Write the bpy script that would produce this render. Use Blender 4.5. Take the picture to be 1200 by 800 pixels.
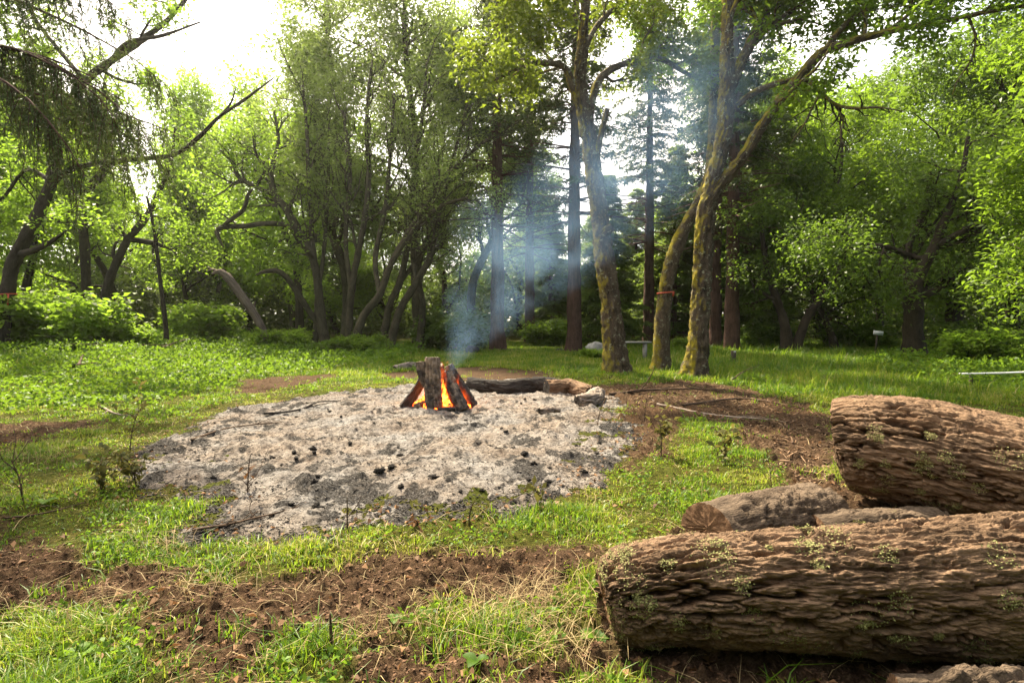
import bpy, math, random
import numpy as np
from mathutils import Vector, Matrix

for o in list(bpy.data.objects):
    bpy.data.objects.remove(o)
S = bpy.context.scene
COL = S.collection
PI = math.pi

# ------------------------------------------------------------------ camera
CAM_H, F_PX, PITCH = 1.4, 667.0, math.atan(25 / 667.0)
cam_d = bpy.data.cameras.new('camera')
cam = bpy.data.objects.new('camera', cam_d)
COL.objects.link(cam)
cam_d.sensor_width = 36
cam_d.lens = 36 * F_PX / 1200
cam_d.clip_start, cam_d.clip_end = 0.05, 3000
cam.location = (0, 0, CAM_H)
cam.rotation_euler = (PI / 2 - PITCH, 0, 0)
S.camera = cam

# ------------------------------------------------------------------ light
SUN_AZ, SUN_EL = math.radians(-30), math.radians(50)
w = bpy.data.worlds.new('World')
S.world = w
w.use_nodes = True
nt = w.node_tree
nt.nodes.clear()
N = nt.nodes.new
out = N('ShaderNodeOutputWorld')
bg = N('ShaderNodeBackground')
sky = N('ShaderNodeTexSky')
sky.sky_type = 'NISHITA'
sky.sun_disc = False
sky.sun_elevation = SUN_EL
sky.sun_rotation = SUN_AZ
sky.air_density, sky.dust_density, sky.ozone_density = 1.0, 4.0, 1.0
# thin bright cloud veil, thickest towards the sun
tc = N('ShaderNodeTexCoord')
noi = N('ShaderNodeTexNoise')
noi.inputs['Scale'].default_value = 2.2
noi.inputs['Detail'].default_value = 6
nt.links.new(tc.outputs['Generated'], noi.inputs['Vector'])
dot = N('ShaderNodeVectorMath'); dot.operation = 'DOT_PRODUCT'
dot.inputs[1].default_value = (math.sin(SUN_AZ) * math.cos(SUN_EL), math.cos(SUN_AZ) * math.cos(SUN_EL), math.sin(SUN_EL))
nt.links.new(tc.outputs['Generated'], dot.inputs[0])
add = N('ShaderNodeMath'); add.operation = 'MULTIPLY_ADD'
add.inputs[1].default_value = 0.45
nt.links.new(dot.outputs['Value'], add.inputs[0])
nt.links.new(noi.outputs['Fac'], add.inputs[2])
rmp = N('ShaderNodeMapRange')
rmp.inputs['From Min'].default_value, rmp.inputs['From Max'].default_value = 0.55, 0.95
rmp.inputs['To Max'].default_value = 0.9
nt.links.new(add.outputs[0], rmp.inputs['Value'])
mx = N('ShaderNodeMix'); mx.data_type = 'RGBA'
nt.links.new(rmp.outputs[0], mx.inputs['Factor'])
nt.links.new(sky.outputs[0], mx.inputs['A'])
mx.inputs['B'].default_value = (11.5, 10.5, 9.0, 1)
nt.links.new(mx.outputs['Result'], bg.inputs['Color'])
bg.inputs['Strength'].default_value = 0.105
nt.links.new(bg.outputs[0], out.inputs[0])

sd_ = bpy.data.lights.new('sun', 'SUN')
sd_.energy, sd_.angle, sd_.color = 5.0, math.radians(1.5), (1.0, 0.88, 0.67)
sun = bpy.data.objects.new('sun', sd_)
COL.objects.link(sun)
sun.rotation_euler = Vector(dot.inputs[1].default_value).to_track_quat('Z', 'Y').to_euler()

vs = S.view_settings
vs.view_transform, vs.look, vs.exposure, vs.gamma = 'Standard', 'None', 1.8, 1
vs.use_curve_mapping = False
cy = S.cycles
cy.max_bounces, cy.diffuse_bounces, cy.glossy_bounces = 6, 3, 2
cy.transmission_bounces, cy.transparent_max_bounces, cy.volume_bounces = 3, 6, 1
cy.caustics_reflective = cy.caustics_refractive = False
cy.use_denoising = True
cy.sample_clamp_indirect = 4
S.render.use_persistent_data = False

# ------------------------------------------------------------------ helpers: numbers
def smooth(a, b, x):
    t = np.clip((np.asarray(x, float) - a) / (b - a), 0, 1)
    return t * t * (3 - 2 * t)

def _hash(ix, iy, iz, seed):
    h = (ix.astype(np.uint32) * np.uint32(374761393) + iy.astype(np.uint32) * np.uint32(668265263)
         + iz.astype(np.uint32) * np.uint32(2147483647) + np.uint32((seed * 974634777) & 0xffffffff))
    h = (h ^ (h >> np.uint32(13))) * np.uint32(1274126177)
    h = (h ^ (h >> np.uint32(16))) * np.uint32(2246822519)
    return h ^ (h >> np.uint32(15))

_rg = np.random.default_rng(7)
_GR = _rg.normal(size=(256, 3)); _GR /= np.linalg.norm(_GR, axis=1)[:, None]

def perlin(p, seed=0):
    p = np.asarray(p, float)
    i = np.floor(p).astype(np.int64)
    f = p - i
    u = f * f * f * (f * (f * 6 - 15) + 10)
    r = 0
    for dx in (0, 1):
        wx = u[:, 0] if dx else 1 - u[:, 0]
        for dy in (0, 1):
            wy = u[:, 1] if dy else 1 - u[:, 1]
            for dz in (0, 1):
                wz = u[:, 2] if dz else 1 - u[:, 2]
                g = _GR[_hash(i[:, 0] + dx, i[:, 1] + dy, i[:, 2] + dz, seed) & np.uint32(255)]
                r = r + wx * wy * wz * (g[:, 0] * (f[:, 0] - dx) + g[:, 1] * (f[:, 1] - dy) + g[:, 2] * (f[:, 2] - dz))
    return r * 1.5

def fbm(p, octv=4, seed=0, gain=0.5):
    p = np.asarray(p, float)
    r, a = 0, 1.0
    for k in range(octv):
        r = r + a * perlin(p * 2.03 ** k + k * 7.31, seed + k)
        a *= gain
    return r

def fbm2(x, y, sc, octv=4, seed=0, gain=0.5):
    x, y = np.broadcast_arrays(np.asarray(x, float), np.asarray(y, float))
    return fbm(np.stack([x.ravel() / sc, y.ravel() / sc, np.full(x.size, 0.37)], 1), octv, seed, gain).reshape(x.shape)

def voronoi(p, seed=0):
    p = np.asarray(p, float)
    i = np.floor(p).astype(np.int64)
    f1 = np.full(len(p), 9.0); f2 = np.full(len(p), 9.0); cid = np.zeros(len(p))
    for dx in (-1, 0, 1):
        for dy in (-1, 0, 1):
            for dz in (-1, 0, 1):
                h = _hash(i[:, 0] + dx, i[:, 1] + dy, i[:, 2] + dz, seed)
                jx = (h & np.uint32(1023)) / 1023.0
                jy = ((h >> np.uint32(10)) & np.uint32(1023)) / 1023.0
                jz = ((h >> np.uint32(20)) & np.uint32(1023)) / 1023.0
                d = np.sqrt((i[:, 0] + dx + jx - p[:, 0]) ** 2 + (i[:, 1] + dy + jy - p[:, 1]) ** 2 + (i[:, 2] + dz + jz - p[:, 2]) ** 2)
                near = d < f1
                f2 = np.where(near, f1, np.minimum(f2, d))
                cid = np.where(near, jx, cid)
                f1 = np.where(near, d, f1)
    return f1, f2, cid

def unit(v):
    v = np.asarray(v, float)
    return v / (np.linalg.norm(v, axis=-1, keepdims=True) + 1e-9)

# pixel of the 1200 x 800 photograph -> place
def W(px, py, Y):
    a, b = (px - 600) / F_PX, (400 - py) / F_PX
    c, s = math.cos(PITCH), math.sin(PITCH)
    dy, dz = c + b * s, b * c - s
    t = Y / dy
    return np.array([a * t, Y, CAM_H + dz * t])

def G(px, py, z=0.0):
    a, b = (px - 600) / F_PX, (400 - py) / F_PX
    c, s = math.cos(PITCH), math.sin(PITCH)
    dy, dz = c + b * s, b * c - s
    t = (z - CAM_H) / dz
    return np.array([a * t, dy * t, z])

def sdist(poly, x, y):
    """signed distance to a polygon, negative inside"""
    x = np.asarray(x, float); y = np.asarray(y, float)
    d = np.full(x.shape, 1e9); ins = np.zeros(x.shape, bool)
    n = len(poly)
    for k in range(n):
        ax, ay = poly[k]; bx, by = poly[(k + 1) % n]
        ex, ey = bx - ax, by - ay
        t = np.clip(((x - ax) * ex + (y - ay) * ey) / (ex * ex + ey * ey + 1e-12), 0, 1)
        d = np.minimum(d, (x - ax - t * ex) ** 2 + (y - ay - t * ey) ** 2)
        c = ((ay > y) != (by > y)) & (x < ex * (y - ay) / (ey + 1e-12) + ax)
        ins ^= c
    d = np.sqrt(d)
    return np.where(ins, -d, d)

# ------------------------------------------------------------------ helpers: objects
def mesh_obj(name, V, Q, mat, parent=None, smooth_=True, attrs=None, loc=None):
    V = np.asarray(V, np.float32); Q = np.asarray(Q, np.int32)
    me = bpy.data.meshes.new(name)
    k = Q.shape[1]
    me.vertices.add(len(V)); me.vertices.foreach_set('co', V.ravel())
    me.loops.add(Q.size); me.loops.foreach_set('vertex_index', Q.ravel())
    me.polygons.add(len(Q)); me.polygons.foreach_set('loop_start', np.arange(0, Q.size, k, dtype=np.int32))
    if smooth_:
        me.polygons.foreach_set('use_smooth', np.ones(len(Q), bool))
    me.update(calc_edges=True)
    for an, av in (attrs or {}).items():
        av = np.asarray(av, np.float32)
        if av.ndim == 1:
            me.attributes.new(an, 'FLOAT', 'POINT').data.foreach_set('value', av)
        else:
            me.attributes.new(an, 'FLOAT_VECTOR', 'POINT').data.foreach_set('vector', av.ravel())
    me.materials.append(mat)
    o = bpy.data.objects.new(name, me)
    COL.objects.link(o)
    if parent is not None:
        o.parent = parent
    if loc is not None:
        o.location = loc
    return o

def tag(o, label=None, cat=None, group=None, kind=None):
    if label: o['label'] = label
    if cat: o['category'] = cat
    if group: o['group'] = group
    if kind: o['kind'] = kind
    return o

def thing(name, loc, label, cat, group=None, rz=0.0, sc=1.0):
    o = bpy.data.objects.new(name, None)
    COL.objects.link(o)
    o.empty_display_size = 0.2
    o.location = loc; o.rotation_euler = (0, 0, rz); o.scale = (sc, sc, sc) if np.isscalar(sc) else sc
    return tag(o, label, cat, group)

def dup(root, loc, rz=0.0, sc=1.0, label=None, group=None):
    r = root.copy(); COL.objects.link(r)
    r.location = loc; r.rotation_euler = (0, 0, rz); r.scale = (sc, sc, sc) if np.isscalar(sc) else sc
    if label: r['label'] = label
    if group: r['group'] = group
    for ch in list(root.children):
        c = ch.copy(); COL.objects.link(c); c.parent = r
        for g in list(ch.children):
            d = g.copy(); COL.objects.link(d); d.parent = c
    return r

class Acc:
    """collects vertices, quads and point attributes for one mesh"""
    def __init__(s): s.V, s.Q, s.A, s.n = [], [], {}, 0
    def add(s, V, Q, **at):
        s.V.append(V); s.Q.append(np.asarray(Q) + s.n); s.n += len(V)
        for k, v in at.items(): s.A.setdefault(k, []).append(np.broadcast_to(v, (len(V),) + np.shape(v)[1:]) if np.ndim(v) else np.full(len(V), v))
    def obj(s, name, mat, parent=None, base=None, smooth_=True):
        V = np.concatenate(s.V)
        if base is not None: V = V - np.asarray(base)
        return mesh_obj(name, V, np.concatenate(s.Q), mat, parent, smooth_, {k: np.concatenate(v) for k, v in s.A.items()})

def resample(pts, rad, step):
    pts = np.asarray(pts, float); rad = np.asarray(rad, float)
    n = len(pts)
    P = np.vstack([2 * pts[0] - pts[1], pts, 2 * pts[-1] - pts[-2]])
    op, orr = [], []
    for k in range(n - 1):
        p0, p1, p2, p3 = P[k:k + 4]
        m = max(1, int(round(np.linalg.norm(p2 - p1) / step)))
        for j in range(m):
            t = j / m
            op.append(0.5 * (2 * p1 + (p2 - p0) * t + (2 * p0 - 5 * p1 + 4 * p2 - p3) * t * t + (3 * p1 - p0 - 3 * p2 + p3) * t ** 3))
            orr.append(rad[k] * (1 - t) + rad[k + 1] * t)
    op.append(pts[-1]); orr.append(rad[-1])
    return np.array(op), np.array(orr)

def frames(P):
    T = unit(np.gradient(P, axis=0))
    a = np.array([0, 0, 1.0]) if abs(T[0, 2]) < 0.9 else np.array([1.0, 0, 0])
    U = np.zeros_like(P); u = unit(np.cross(T[0], a))
    for k in range(len(P)):
        u = unit(u - T[k] * np.dot(u, T[k])); U[k] = u
    return T, U, np.cross(T, U)

def tube(P, R, seg, disp=None, close=True):
    """returns V, Q, buv.  disp(u, c, s, r) -> radial offset per vertex"""
    n = len(P)
    T, U, B = frames(P)
    th = np.arange(seg) * 2 * PI / seg
    c, s = np.cos(th), np.sin(th)
    L = np.concatenate([[0], np.cumsum(np.linalg.norm(np.diff(P, axis=0), axis=1))])
    uu = np.repeat(L, seg); cc = np.tile(c, n); ss = np.tile(s, n); rr = np.repeat(R, seg)
    buv = np.stack([uu, cc * rr, ss * rr], 1)
    rad = rr if disp is None else rr + disp(buv, rr)
    V = np.repeat(P, seg, 0) + (np.repeat(U, seg, 0) * cc[:, None] + np.repeat(B, seg, 0) * ss[:, None]) * rad[:, None]
    i = np.arange(n - 1)[:, None] * seg; j = np.arange(seg)[None, :]; j2 = (j + 1) % seg
    Q = np.stack([i + j, i + j2, i + seg + j2, i + seg + j], -1).reshape(-1, 4)
    if close:
        e = len(V)
        V = np.vstack([V, P[0], P[-1]]); buv = np.vstack([buv, buv[0] * [1, 0, 0], buv[-1] * [1, 0, 0]])
        jj = np.arange(0, seg, 2); 
        if seg % 2 == 0:
            Q = np.vstack([Q, np.stack([np.full(len(jj), e), (jj + 2) % seg, jj + 1, jj], 1),
                           np.stack([np.full(len(jj), e + 1), (n - 1) * seg + jj, (n - 1) * seg + jj + 1, (n - 1) * seg + (jj + 2) % seg], 1)])
    return V, Q, buv

def leaves(Pos, rng, ln, wd, up=0.6, along=None, spread=1.0, fold=0.25, droop=0.0):
    """diamond leaves, one folded quad each"""
    n = len(Pos)
    nor = rng.normal(size=(n, 3)); nor[:, 2] = np.abs(nor[:, 2]) * (0.5 + up) + up; nor = unit(nor)
    d = rng.normal(size=(n, 3)) * spread
    if along is not None: d = d + along
    d[:, 2] -= droop
    d = unit(d - nor * np.sum(d * nor, 1)[:, None])
    s = np.cross(nor, d)
    k = rng.uniform(0.6, 1.35, n)[:, None]
    l = ln * k; wv = wd * k
    V = np.stack([Pos, Pos + d * l * 0.45 + s * wv * 0.5 + nor * wv * fold, Pos + d * l - nor * l * 0.12, Pos + d * l * 0.45 - s * wv * 0.5 + nor * wv * fold], 1).reshape(-1, 3)
    Q = np.arange(4 * n).reshape(n, 4)
    return V, Q

# ------------------------------------------------------------------ helpers: materials
def new_mat(name):
    m = bpy.data.materials.new(name); m.use_nodes = True
    t = m.node_tree
    t.nodes.clear()
    o = t.nodes.new('ShaderNodeOutputMaterial')
    return m, t, o

def ramp(t, fac, stops):
    r = t.nodes.new('ShaderNodeValToRGB')
    while len(r.color_ramp.elements) < len(stops): r.color_ramp.elements.new(0.5)
    for e, (p, c) in zip(r.color_ramp.elements, stops):
        e.position = p; e.color = (*c, 1)
    t.links.new(fac, r.inputs[0])
    return r.outputs[0]

def noise(t, vec, scale, detail=5, rough=0.6, dist=0.0):
    n = t.nodes.new('ShaderNodeTexNoise')
    n.inputs['Scale'].default_value = scale; n.inputs['Detail'].default_value = detail
    n.inputs['Roughness'].default_value = rough; n.inputs['Distortion'].default_value = dist
    if vec is not None: t.links.new(vec, n.inputs['Vector'])
    return n.outputs['Fac']

def mixc(t, fac, a, b, mode='MIX'):
    m = t.nodes.new('ShaderNodeMix'); m.data_type = 'RGBA'; m.blend_type = mode
    for s, v in (('Factor', fac), ('A', a), ('B', b)):
        if isinstance(v, (int, float)): m.inputs[s].default_value = v
        elif isinstance(v, tuple): m.inputs[s].default_value = (*v, 1)
        else: t.links.new(v, m.inputs[s])
    return m.outputs['Result']

def mapr(t, v, a, b, c=0.0, d=1.0):
    m = t.nodes.new('ShaderNodeMapRange')
    for s, x in (('From Min', a), ('From Max', b), ('To Min', c), ('To Max', d)): m.inputs[s].default_value = x
    t.links.new(v, m.inputs['Value'])
    return m.outputs[0]

def mth(t, op, a, b=None, c=None):
    m = t.nodes.new('ShaderNodeMath'); m.operation = op
    for k, v in enumerate((a, b, c)):
        if v is None: continue
        if isinstance(v, (int, float)): m.inputs[k].default_value = v
        else: t.links.new(v, m.inputs[k])
    return m.outputs[0]

def attr(t, name, out='Fac'):
    a = t.nodes.new('ShaderNodeAttribute'); a.attribute_name = name
    return a.outputs[out]

def scalev(t, vec, xyz):
    m = t.nodes.new('ShaderNodeVectorMath'); m.operation = 'MULTIPLY'
    t.links.new(vec, m.inputs[0]); m.inputs[1].default_value = xyz
    return m.outputs[0]

def bump(t, h, strength, dist):
    b = t.nodes.new('ShaderNodeBump')
    b.inputs['Strength'].default_value = strength; b.inputs['Distance'].default_value = dist
    t.links.new(h, b.inputs['Height'])
    return b.outputs[0]

def princ(t, o, col, rough=0.85, normal=None, spec=0.25):
    p = t.nodes.new('ShaderNodeBsdfPrincipled')
    if isinstance(col, tuple): p.inputs['Base Color'].default_value = (*col, 1)
    else: t.links.new(col, p.inputs['Base Color'])
    if isinstance(rough, (int, float)): p.inputs['Roughness'].default_value = rough
    else: t.links.new(rough, p.inputs['Roughness'])
    p.inputs['Specular IOR Level'].default_value = spec
    if normal is not None: t.links.new(normal, p.inputs['Normal'])
    t.links.new(p.outputs[0], o.inputs[0])
    return p

def leaf_mat(name, lo, hi, trans=(0.25, 0.32, 0.03), tfac=0.45, rough=0.5, odd=None, spec=0.18):
    """tint attribute per leaf runs lo -> hi; a share of light passes through the leaf"""
    m, t, o = new_mat(name)
    tint = attr(t, 'tint')
    oi = t.nodes.new('ShaderNodeObjectInfo')
    f = mth(t, 'ADD', mth(t, 'MULTIPLY', tint, 0.8), mth(t, 'MULTIPLY', oi.outputs['Random'], 0.2))
    st = [(0.0, lo), (0.85, hi)] + ([(0.97, odd)] if odd else [])
    c = ramp(t, f, st)
    p = t.nodes.new('ShaderNodeBsdfPrincipled')
    t.links.new(c, p.inputs['Base Color']); p.inputs['Roughness'].default_value = rough
    p.inputs['Specular IOR Level'].default_value = spec
    tr = t.nodes.new('ShaderNodeBsdfTranslucent')
    t.links.new(mixc(t, 0.5, c, trans), tr.inputs[0])
    ms = t.nodes.new('ShaderNodeMixShader'); ms.inputs[0].default_value = tfac
    t.links.new(p.outputs[0], ms.inputs[1]); t.links.new(tr.outputs[0], ms.inputs[2])
    t.links.new(ms.outputs[0], o.inputs[0])
    return m

def bark_mat(name, lo, hi, moss=0.0, moss_col=(0.13, 0.13, 0.015), stretch=0.25, sc=14, lichen=0.0, moss_side=(-0.8, -0.2, 0.3), bstr=0.7, bdist=1.0, rust=0.0):
    m, t, o = new_mat(name)
    v = scalev(t, attr(t, 'buv', 'Vector'), (stretch, 1, 1))
    n1 = noise(t, v, sc, 7, 0.65, 0.4)
    n2 = noise(t, v, sc * 4.5, 5, 0.65)
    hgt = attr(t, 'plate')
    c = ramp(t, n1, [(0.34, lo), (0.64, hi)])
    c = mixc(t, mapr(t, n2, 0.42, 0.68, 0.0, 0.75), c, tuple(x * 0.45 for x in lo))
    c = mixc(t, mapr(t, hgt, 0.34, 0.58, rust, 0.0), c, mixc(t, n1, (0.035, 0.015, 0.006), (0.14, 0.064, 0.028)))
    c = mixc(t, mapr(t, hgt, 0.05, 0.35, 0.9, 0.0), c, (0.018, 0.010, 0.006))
    big = noise(t, attr(t, 'buv', 'Vector'), 2.2, 3, 0.6)
    c = mixc(t, mapr(t, big, 0.35, 0.7, 0.0, 0.4), c, tuple(min(1, x * 1.25) for x in hi))
    if moss:
        g = t.nodes.new('ShaderNodeNewGeometry')
        d = t.nodes.new('ShaderNodeVectorMath'); d.operation = 'DOT_PRODUCT'
        t.links.new(g.outputs['Normal'], d.inputs[0]); d.inputs[1].default_value = moss_side
        mn = noise(t, attr(t, 'buv', 'Vector'), 3.5, 6, 0.7)
        f = mapr(t, mth(t, 'ADD', mth(t, 'MULTIPLY', d.outputs['Value'], 0.35), mth(t, 'ADD', mn, moss - 0.5)), 0.5, 0.72)
        c = mixc(t, f, c, mixc(t, n2, moss_col, tuple(x * 1.9 for x in moss_col)))
    if lichen:
        ln = noise(t, attr(t, 'buv', 'Vector'), 9, 6, 0.7, 0.6)
        c = mixc(t, mapr(t, mth(t, 'ADD', ln, lichen), 0.63, 0.68, 0, 0.8), c, (0.33, 0.34, 0.22))
    h = mth(t, 'ADD', mth(t, 'MULTIPLY', n1, 0.7), mth(t, 'MULTIPLY', n2, 0.4))
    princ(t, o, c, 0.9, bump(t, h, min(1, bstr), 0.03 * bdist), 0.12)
    return m
# ------------------------------------------------------------------ ground shape and zones
def gpoly(px): return [tuple(G(x, y)[:2]) for x, y in px]
ASH = gpoly([(150, 545), (165, 525), (215, 508), (265, 478), (380, 462), (465, 452), (540, 446), (620, 444), (680, 452), (715, 468), (735, 498), (722, 535), (685, 565), (640, 585), (560, 602), (480, 612), (420, 622), (330, 628), (250, 614), (190, 592), (160, 566)])
DIRT = [gpoly(p) for p in (
    [(-120, 590), (30, 618), (110, 642), (200, 660), (260, 672), (330, 664), (400, 652), (480, 652), (560, 638), (640, 640), (700, 650), (720, 690), (730, 790), (640, 860), (420, 900), (200, 850), (215, 750), (150, 712), (60, 706), (-120, 720)],
    [(690, 452), (800, 446), (880, 455), (985, 488), (990, 540), (985, 600), (930, 640), (850, 650), (905, 575), (895, 540), (860, 500), (800, 490), (770, 535), (725, 560), (735, 500), (712, 466)],
    [(-60, 500), (60, 492), (118, 494), (60, 512), (20, 524), (-60, 530)],
    [(265, 462), (290, 444), (390, 438), (395, 444), (330, 456)],
    [(440, 437), (560, 430), (650, 436), (640, 445), (560, 446), (450, 444)],
    [(760, 640), (1000, 560), (1200, 620), (1400, 900), (760, 900), (700, 690)])]
HOLES = [gpoly(p) for p in ([(465, 740), (500, 706), (555, 712), (560, 740), (500, 755)], [(335, 820), (345, 752), (392, 742), (395, 820)],
                            [(640, 720), (700, 660), (740, 680), (720, 760), (670, 760)], [(540, 770), (570, 715), (640, 720), (640, 770)])]

def gauss(x, y, cx, cy, r): return np.exp(-((x - cx) ** 2 + (y - cy) ** 2) / (r * r))

def gh(x, y):
    x = np.asarray(x, float); y = np.asarray(y, float)
    z = 0.05 * fbm2(x, y, 3.2, 3, 3) * smooth(1.0, 3.5, np.hypot(x, y))
    z = z + 0.35 * smooth(-7, -16, x) * smooth(8, 18, y) + 0.25 * smooth(30, 60, y)
    z = z + 0.10 * gauss(x, y, 2.8, 4.4, 0.9) + 0.07 * gauss(x, y, 1.9, 7.2, 1.2) + 0.05 * gauss(x, y, -0.2, 2.0, 0.5)
    return z

def ash_sd(x, y): return sdist(ASH, x, y) + 0.30 * fbm2(x, y, 0.8, 4, 11) + 0.1 * fbm2(x, y, 0.15, 2, 12)
def dirt_mask(x, y):
    wob = 0.28 * fbm2(x, y, 0.55, 4, 21) + 0.10 * fbm2(x, y, 0.12, 2, 22)
    d = np.full(np.shape(x), 1e9)
    for p in DIRT: d = np.minimum(d, sdist(p, x, y))
    for p in HOLES: d = np.maximum(d, -sdist(p, x, y))
    near = smooth(0.12, -0.12, d + wob * np.clip(np.asarray(y) / 5, 0.4, 1))
    return near
def rows(a, b, f):
    r = [a]
    while r[-1] < b: r.append(r[-1] + f(r[-1]))
    return np.array(r)

ys = np.concatenate([-rows(0.6, 60, lambda v: 0.3 + 0.25 * v)[::-1], rows(-0.4, 1500, lambda v: 0.018 if v < 5 else 0.018 + 0.012 * (v - 5) if v < 12 else 0.1 + 0.06 * (v - 12))])
xr = rows(0.0, 1500, lambda v: 0.018 if v < 3.2 else 0.018 + 0.02 * (v - 3.2) if v < 10 else 0.15 + 0.2 * (v - 10))
xs = np.concatenate([-xr[1:][::-1], xr])
X, Y = np.meshgrid(xs, ys)
near = (np.abs(X) < 14) & (Y < 20) & (Y > -1)
Z = gh(X, Y)
dm = np.zeros_like(X); dm[near] = dirt_mask(X[near], Y[near])
det = np.zeros_like(X)
xn, yn = X[near], Y[near]
P3 = np.stack([xn / 0.11, yn / 0.11, np.zeros_like(xn)], 1)
f1, f2, cid = voronoi(P3 + 0.5 * np.stack([perlin(P3 * 1.3, 5), perlin(P3 * 1.3, 6), 0 * xn], 1), 4)
P4 = np.stack([xn / 0.045, yn / 0.045, np.zeros_like(xn)], 1)
g1, g2, gid = voronoi(P4, 9)
clod = 0.065 * np.sqrt(np.clip(1 - f1 * 1.6, 0, 1)) * (cid > 0.5) * cid + 0.032 * np.sqrt(np.clip(1 - g1 * 1.5, 0, 1)) * gid
rut = 0.05 * fbm2(xn, yn, 0.42, 4, 31, 0.55) + 0.03 * fbm2(xn, yn, 0.09, 3, 33)
det[near] = dm[near] * (clod + rut - 0.02) + (1 - dm[near]) * (0.03 * fbm2(xn, yn, 0.3, 3, 32) + 0.022 * fbm2(xn, yn, 0.06, 2, 35))
Z = Z + det * smooth(16, 10, Y)
nx = len(xs)
ii = (np.arange(len(ys) - 1)[:, None] * nx + np.arange(nx - 1)[None, :]).ravel()
GQ = np.stack([ii, ii + 1, ii + nx + 1, ii + nx], 1)

m, t, o = new_mat('ground_soil')
g = t.nodes.new('ShaderNodeNewGeometry'); pos = g.outputs['Position']
d = attr(t, 'dirt')
n1 = noise(t, pos, 3.0, 8, 0.65); n2 = noise(t, pos, 38, 6, 0.7); n3 = noise(t, pos, 150, 3, 0.7)
soil = ramp(t, n2, [(0.30, (0.012, 0.006, 0.003)), (0.52, (0.082, 0.050, 0.028)), (0.74, (0.21, 0.14, 0.085))])
soil = mixc(t, mapr(t, n1, 0.4, 0.7, 0, 0.5), soil, (0.15, 0.088, 0.05))
thatch = ramp(t, n2, [(0.30, (0.03, 0.030, 0.006)), (0.52, (0.115, 0.110, 0.018)), (0.76, (0.28, 0.23, 0.06))])
n5 = noise(t, pos, 90, 4, 0.8); thatch = mixc(t, mapr(t, n5, 0.40, 0.56, 0.85, 0.0), thatch, (0.020, 0.018, 0.005))
thatch = mixc(t, mapr(t, n1, 0.4, 0.65, 0, 0.6), thatch, (0.06, 0.085, 0.012))
c = mixc(t, d, thatch, soil)
h = mth(t, 'ADD', n2, mth(t, 'MULTIPLY', n3, 0.35))
princ(t, o, c, 0.95, bump(t, h, 1.0, 0.05), 0.05)
ground = mesh_obj('ground', np.stack([X.ravel(), Y.ravel(), Z.ravel()], 1), GQ, m, attrs={'dirt': dm.ravel()})
tag(ground, kind='structure')

def surf(x, y):
    """height of the ground sheet with its clods"""
    x = np.atleast_1d(np.asarray(x, float)); y = np.atleast_1d(np.asarray(y, float))
    i = np.clip(np.searchsorted(xs, x) - 1, 0, nx - 2); j = np.clip(np.searchsorted(ys, y) - 1, 0, len(ys) - 2)
    a = (x - xs[i]) / (xs[i + 1] - xs[i]); b = (y - ys[j]) / (ys[j + 1] - ys[j])
    return (Z[j, i] * (1 - a) + Z[j, i + 1] * a) * (1 - b) + (Z[j + 1, i] * (1 - a) + Z[j + 1, i + 1] * a) * b

# ------------------------------------------------------------------ ash bed
ax = np.arange(-5.0, 2.6, 0.02); ay = np.arange(3.2, 13.6, 0.02)
AX, AY = np.meshgrid(ax, ay)
s = ash_sd(AX, AY)
lump = 0.040 * fbm2(AX, AY, 0.6, 5, 41, 0.62) + 0.026 * np.abs(fbm2(AX, AY, 0.25, 4, 42, 0.6)) + 0.011 * fbm2(AX, AY, 0.06, 2, 43)
P = np.stack([AX.ravel() / 0.16, AY.ravel() / 0.16, np.zeros(AX.size)], 1)
f1, f2, cid = voronoi(P + 0.6 * np.stack([perlin(P * 0.9, 1), perlin(P * 0.9, 2), np.zeros(AX.size)], 1), 17)
lump += (0.035 * np.sqrt(np.clip(1 - 1.7 * f1, 0, 1)) * (cid > 0.86)).reshape(AX.shape)
AZ = surf(AX.ravel(), AY.ravel()).reshape(AX.shape) * 0.5 + gh(AX, AY) * 0.5 + 0.045 * smooth(0.12, -0.9, s) + 1.1 * lump * smooth(0.25, -0.25, s) + 0.05 * gauss(AX, AY, -1.15, 8.35, 0.8) - 0.06 * smooth(-0.02, 0.32, s) - 0.004
nx2 = len(ax)
keep = s < 0.3
ii = (np.arange(len(ay) - 1)[:, None] * nx2 + np.arange(nx2 - 1)[None, :]).ravel()
AQ = np.stack([ii, ii + 1, ii + nx2 + 1, ii + nx2], 1)
AQ = AQ[keep.ravel()[AQ].all(1)]
used = np.unique(AQ); remap = np.full(AX.size, -1); remap[used] = np.arange(len(used))
frontness = smooth(5.6, 4.0, AY + 0.5 * fbm2(AX, AY, 0.9, 3, 46))
char = smooth(0.0, 0.5, fbm2(AX, AY, 0.40, 5, 44, 0.65) * 1.6 + 0.60 * smooth(-0.5, 0.05, s) - 0.38 + 0.30 * frontness + 0.35 * gauss(AX, AY, -2.3, 4.6, 0.9) + 0.5 * gauss(AX, AY, -3.7, 6.0, 0.7) + 0.3 * gauss(AX, AY, 1.1, 6.6, 0.7) + 0.3 * gauss(AX, AY, -0.3, 4.6, 0.7))
m, t, o = new_mat('ash')
g = t.nodes.new('ShaderNodeNewGeometry'); pos = g.outputs['Position']
n0 = noise(t, pos, 1.1, 4, 0.6); n1 = noise(t, pos, 9, 8, 0.7, 0.5); n2 = noise(t, pos, 60, 6, 0.7)
c = ramp(t, n1, [(0.30, (0.10, 0.09, 0.08)), (0.44, (0.25, 0.23, 0.21)), (0.61, (0.47, 0.435, 0.40))])
c = mixc(t, mapr(t, n0, 0.38, 0.60, 0, 0.7), c, ramp(t, n1, [(0.34, (0.15, 0.105, 0.075)), (0.62, (0.46, 0.36, 0.27))]))
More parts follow.
